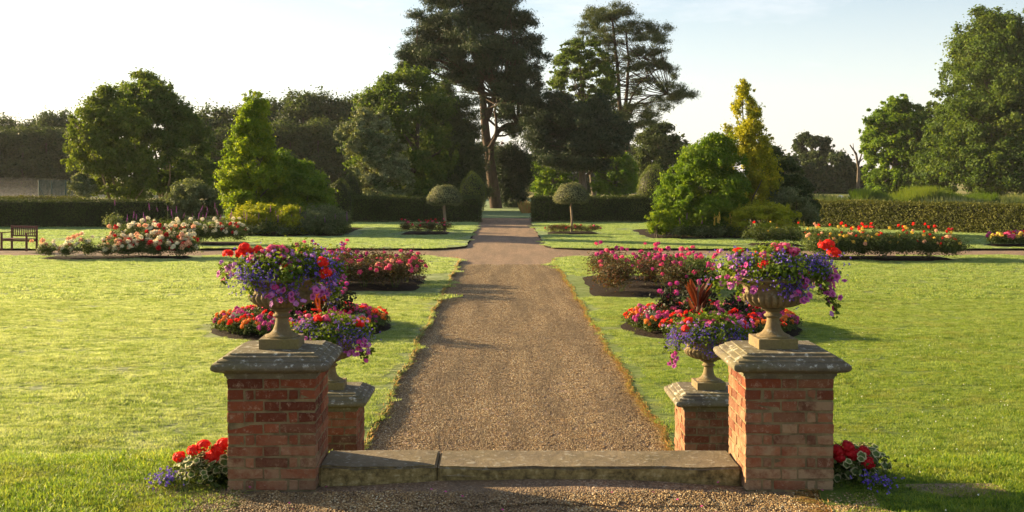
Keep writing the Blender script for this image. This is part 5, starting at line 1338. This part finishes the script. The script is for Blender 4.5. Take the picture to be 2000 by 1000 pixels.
for i, px in enumerate(np.linspace(1330, 1430, 6)):
    perennial('grey green clump at front of right border, %s from the golden shrub' % ORD[i], px, 47.1, .85, 3 if i > 2 else 1, i % 2, YSP if i > 2 else SPM, 'clumps along the front of the right border')
for i, px in enumerate(np.linspace(1455, 1600, 8)):
    perennial('low dark clump at the right front of the right border, %s from the left' % ORD[i], px, 46.9, .62, 1, 1 + i % 2, YSP, 'low clumps at the right front of the right border')

# right: parkland trees
broad('park_tree', 'huge spreading tree filling the right edge of the view', 'tree', [(30, 1910, 1955), (48, 1882, 2005), (80, 1868, 2045), (115, 1850, 2070), (160, 1848, 2090), (205, 1842, 2100), (245, 1822, 2110), (290, 1800, 2115), (335, 1790, 2115), (375, 1795, 2110)], 130, 'leaf_mid', 90000, .34, 210, .7, 1955, crs=.20, flat=.65, nl=24)
broad('park_tree', 'tall green tree standing apart left of the huge spreading tree', 'tree', [(197, 1738, 1772), (212, 1705, 1798), (240, 1684, 1812), (280, 1686, 1815), (320, 1688, 1808), (350, 1692, 1805), (376, 1700, 1800)], 140, 'leaf_bright', 46000, .30, 130, .4, 1745, crs=.22, flat=.7)
broad('park_tree', 'smaller crown tucked between the two largest right hand parkland trees', 'tree', [(203, 1815, 1850), (225, 1795, 1870), (270, 1785, 1880), (330, 1785, 1870), (378, 1795, 1860)], 150, 'leaf_mid', 26000, .32, 80, .4, 1825, crs=.28)
broad('park_tree', 'distant round headed tree above the dark thicket on the right', 'tree', [(260, 1570, 1600), (275, 1552, 1620), (295, 1552, 1628), (315, 1565, 1615), (345, 1570, 1600)], 185, 'leaf_dark', 9000, .4, 34, .4, 1585, crs=.3)
for i, (px, w_, tp) in enumerate(((1545, 26, 305), (1590, 34, 315), (1632, 34, 300), (1668, 26, 325))):
    broad('park_tree', 'dark thicket tree below the distant round headed tree, %s from the left' % ORD[i], 'tree', [(tp, px - w_ * .5, px + w_ * .5), (tp + 20, px - w_, px + w_), (350, px - w_ * 1.1, px + w_ * 1.1), (378, px - w_, px + w_)], 180, 'leaf_dark', 7000, .42, 26, .3, px, 'thicket trees on the right horizon', crs=.4)
t = thing('dead_tree', 'leafless dead tree above the right hand thicket', 'tree', (XOF(1675, 172), 172, -.1))
mb = MB()
O = np.array(t.location)
for pl, r_ in (([(1675, 385), (1677, 330), (1672, 300), (1660, 283)], .3), ([(1676, 325), (1683, 300), (1682, 280)], .16), ([(1673, 305), (1668, 296), (1666, 280)], .12), ([(1677, 318), (1690, 305), (1692, 296)], .1)):
    P = np.array([np.array(PY(a, b, 172)) - O for a, b in pl]); V, Fc = tube(P, np.linspace(r_, r_ * .3, len(P)), 6); mb.add(V, Fc, .5)
mb.build('trunk', M['bark'], t)
# tall reeds and field margin
def reeds(name, label, x0, x1, Y, dY, h, n, mat):
    X = rng.uniform(x0, x1, n); Yy = Y + rng.uniform(-dY, dY, n); hh = h * rng.uniform(.4, 1.15, n) * (.8 + .3 * np.sin(X * .8)); b = np.stack([X, Yy, np.full(n, -.15)], -1)
    tip = b + np.stack([rng.normal(size=n) * .25, rng.normal(size=n) * .2, hh], -1); s = np.array([.05, 0, 0]); mid = (b + tip) / 2 + rng.normal(size=(n, 3)) * .05
    V = np.stack([b - s, b + s, mid + s, mid - s, tip], 1).reshape(-1, 3); i = np.arange(n) * 5; r_ = rng.random(n); c_ = np.clip(.5 + .5 * np.sin(X * .35), 0, 1)
    o = mk(name, V, [np.stack([i, i + 1, i + 2, i + 3], -1), np.stack([i + 3, i + 2, i + 4], -1)], M[mat], attrs={'rnd': np.concatenate([r_, r_]), 'clump': np.concatenate([c_, c_])})
    return tag(o, label, 'tall grass', kind='stuff')
reeds('reeds', 'grey green reeds standing beyond the right hand hedge', XOF(1690, 105), XOF(1925, 105), 105, 3, 1.7, 9000, 'leaf_mid')
reeds('reeds', 'clump of reeds beyond the hedge near the white sheeting', XOF(1672, 100), XOF(1725, 100), 100, 2, 1.5, 2500, 'leaf_mid')
reeds('tall_grass', 'pale grey green grass of the field beyond the right hand hedge', 26, 75, 108, 14, 1.0, 16000, 'leaf_grey')
reeds('tall_grass', 'pale grass beyond the hedge gap at the end of the path', 1.5, 22, 84, 3, .8, 5000, 'dry_grass')
# white sheeting in the field
V = []; nx = 14; 
for j in range(5):
    for i in range(nx): V.append((i * .35, j * .5, .55 * math.sin(math.pi * j / 4) * (.7 + .3 * math.sin(i * 1.3)) + .03 * rng.normal() + .02))
Fc = [[j * nx + i, j * nx + i + 1, (j + 1) * nx + i + 1, (j + 1) * nx + i] for j in range(4) for i in range(nx - 1)]
o = mk('ground_sheet', np.array(V), Fc, M['sheet'], smooth=True); o.location = (XOF(1645, 112), 112, -.05); o.rotation_euler.z = .2; o.scale = (.75, 1, 1.6)
tag(o, 'heap of white sheeting lying in the field on the right', 'sheeting')
# backdrop woods
def wood_proto(k, n=16000):
    cl = []
    for i in range(44):
        z = rng.uniform(.05, .93); w_ = 1.0 * math.sqrt(max(.05, 1 - ((z - .5) / .55) ** 2)) * (1.0 if z > .3 else .95); a = rng.uniform(0, 6.28); cr = rng.uniform(.22, .36)
        e = max(w_ - cr, 0) * rng.uniform(.75, 1.0); cl.append((np.array([e * math.cos(a) * 3.5, e * math.sin(a) * 3.5, z * 13]), (cr * 3.6, cr * 3.6, cr * 3.4)))
    V, Fc, a, c = crown(cl, n, .34, .7, 16, .34, .35)
    me = proto(mk('crown', V, Fc, M['leaf_wood'], None, {'rnd': a, 'clump': c * .8}))
    V, Fc = tube([(0, 0, 0), (.01, 0, .3), (0, .01, .75)], [.03, .022, .01], 8); tm = proto(mk('trunk', V, Fc, M['bark'], smooth=True))
    return me, tm
WP = [wood_proto(k) for k in range(4)]
def wood_tree(label, px, top, Y, wpx, group):
    z = PY(px, top, Y).z + .2; x = XOF(px, Y); k = rng.integers(4)
    t = thing('woodland_tree', label, 'tree', (x, Y, -.15), rng.uniform(0, 6.28), group); wd = wpx * Y / F
    use('crown', WP[k][0], t, sc=(wd / 7, wd / 7, z / 13)); use('trunk', WP[k][1], t, sc=(z, z, z))
L1 = [(-70, 222, 90), (-25, 226, 80), (20, 230, 80), (62, 222, 84), (108, 222, 80), (150, 232, 80), (195, 235, 80)]
for i, (px, tp, wd) in enumerate(L1): wood_tree('dark wood tree in the misty left distance, %s from the left edge' % ORD[i], px, tp + (-9, 6, -4, 9, -8, 4, -3)[i], 172 + rng.normal() * 4, wd * 1.05, 'misty left wood')
for i, (px, tp, wd) in enumerate([(-45, 242, 80), (0, 250, 80), (45, 250, 80), (90, 245, 80), (135, 250, 80)]): wood_tree('lower edge tree of the misty left wood, %s from the left edge' % ORD[i], px, tp, 160, wd * 1.15, 'misty left wood')
L2 = [(365, 215, 90), (410, 206, 90), (455, 212, 80), (500, 205, 80), (545, 190, 76), (592, 178, 90), (635, 182, 90), (678, 192, 80), (720, 215, 80)]
for i, (px, tp, wd) in enumerate(L2): wood_tree('tall wood tree behind the golden tree, %s from left' % ORD[i], px, tp + rng.normal() * 2, 150 + rng.normal() * 4, wd * 1.2, 'wood behind the golden tree')
for i, (px, tp, wd) in enumerate([(400, 250, 90), (450, 250, 80), (510, 245, 90), (565, 235, 90), (620, 235, 90), (672, 240, 90)]): wood_tree('lower edge tree of the wood behind the golden tree, %s from the left' % ORD[i], px, tp, 140, wd * 1.2, 'wood behind the golden tree')
L3 = [(760, 240), (800, 250), (850, 245), (900, 262), (950, 275), (1000, 290), (1050, 300), (1100, 285), (1150, 300), (1190, 300), (1235, 285), (1300, 300), (1350, 285), (1395, 282)]
for i, (px, tp) in enumerate(L3): wood_tree('distant wood tree behind the pines, %s from the left' % (ORD + ['thirteenth', 'fourteenth'])[i], px, tp, 190 + rng.normal() * 4, 80, 'distant wood behind the pines')

# ------------------------------------------------------------------ bench and tennis fence
bp = PG(45, 487, 0)
t = thing('garden_bench', 'dark red timber bench with a slatted back at the left edge beside the cross path', 'bench', (bp.x + .05, bp.y - .1, -.02), R(-22))
def piece(name, fn, val=.5):
    mb = MB(); fn(mb); return mb.build(name, M['timber'], t)
W_ = 1.25
piece('seat', lambda m_: [m_.box((-W_ / 2, -.45 + k * .095, .42), (W_ / 2, -.45 + k * .095 + .075, .445), .5, .004) for k in range(5)])
piece('backrest', lambda m_: [m_.box((-W_ / 2 + .045, .03, .82), (W_ / 2 - .045, .065, .90), .5, .006), m_.box((-W_ / 2 + .045, .03, .50), (W_ / 2 - .045, .06, .55), .5, .004)] + [m_.box((-W_ / 2 + .10 + k * .092, .036, .545), (-W_ / 2 + .14 + k * .092, .055, .825), .5) for k in range(12)])
for s in (-1, 1):
    x = s * (W_ / 2 - .02)
    piece('leg', lambda m_: m_.box((x - .03, .02, 0), (x + .03, .08, .91), .5, .005)); piece('leg', lambda m_: m_.box((x - .03, -.46, 0), (x + .03, -.40, .64), .5, .005))
    piece('armrest', lambda m_: m_.box((x - .04, -.49, .642), (x + .04, .018, .675), .5, .006)); piece('side_rail', lambda m_: m_.box((x - .02, -.398, .34), (x + .02, .018, .41), .5))
piece('front_rail', lambda m_: m_.box((-W_ / 2 + .052, -.45, .35), (W_ / 2 - .052, -.42, .415), .5))
Yf = 92; t = thing('tennis_fence', 'green steel posts and mesh of a tennis court fence in the misty left distance', 'fence', (XOF(76, Yf), Yf, -.1))
xs_ = [XOF(p, Yf) - XOF(76, Yf) for p in (76, 101, 128, 155)]; hf = PY(76, 352, Yf).z + .1
for x in xs_:
    V, Fc = tube([(x, 0, 0), (x, 0, hf)], [.06, .06], 8); mk('post', V, Fc, M['steel'], t)
V, Fc = tube([(.9, .3, 0), (0, 0, hf * .8)], [.04, .04], 6); mk('brace', V, Fc, M['steel'], t)
mb = MB()
for k in range(46):
    z = hf * k / 45; mb.beam((0, .0, z), (xs_[-1], 0, z), .012, .012)
for k in range(70):
    x = xs_[-1] * (k + .5) / 70; mb.beam((x, 0, 0), (x, 0, hf), .012, .012)
mb.build('wire_mesh', M['steel'], t)

# ------------------------------------------------------------------ morning haze
m, t, out = mat_new('morning_haze')
pv = t.nodes.new('ShaderNodeVolumePrincipled')
pv.inputs['Color'].default_value = (0.92, 0.93, 0.95, 1)
pv.inputs['Density'].default_value = 0.0001
pv.inputs['Anisotropy'].default_value = 0.1
t.links.new(pv.outputs[0], out.inputs['Volume'])
mb = MB(); mb.box((-1600, -80, -1.2), (1600, 2600, 26), .5)
o = mb.build('haze', m); o['kind'] = 'stuff'; o['label'] = 'thin pale morning haze over the whole garden'; o['category'] = 'haze'
m, t, out = mat_new('ground_mist')
pv = t.nodes.new('ShaderNodeVolumePrincipled')
pv.inputs['Color'].default_value = (0.93, 0.93, 0.95, 1)
pv.inputs['Density'].default_value = 0.0010
t.links.new(pv.outputs[0], out.inputs['Volume'])
bm = bmesh.new(); bmesh.ops.create_uvsphere(bm, u_segments=48, v_segments=24, radius=1)
me = bpy.data.meshes.new('ground_mist'); bm.to_mesh(me); bm.free(); me.materials.append(m)
for q_, (zx, lb) in enumerate(((3.3, 'thin upper veil'), (1.9, 'middle band'), (1.0, 'densest low layer'))):
    o = bpy.data.objects.new('ground_mist', me); COL.objects.link(o); o.location = (-92 + q_ * 3, 132, -.2); o.scale = (62 - 9 * q_, 30 - 4 * q_, zx)
    tag(o, lb + ' of the white ground mist in the far left field', 'mist', kind='stuff')
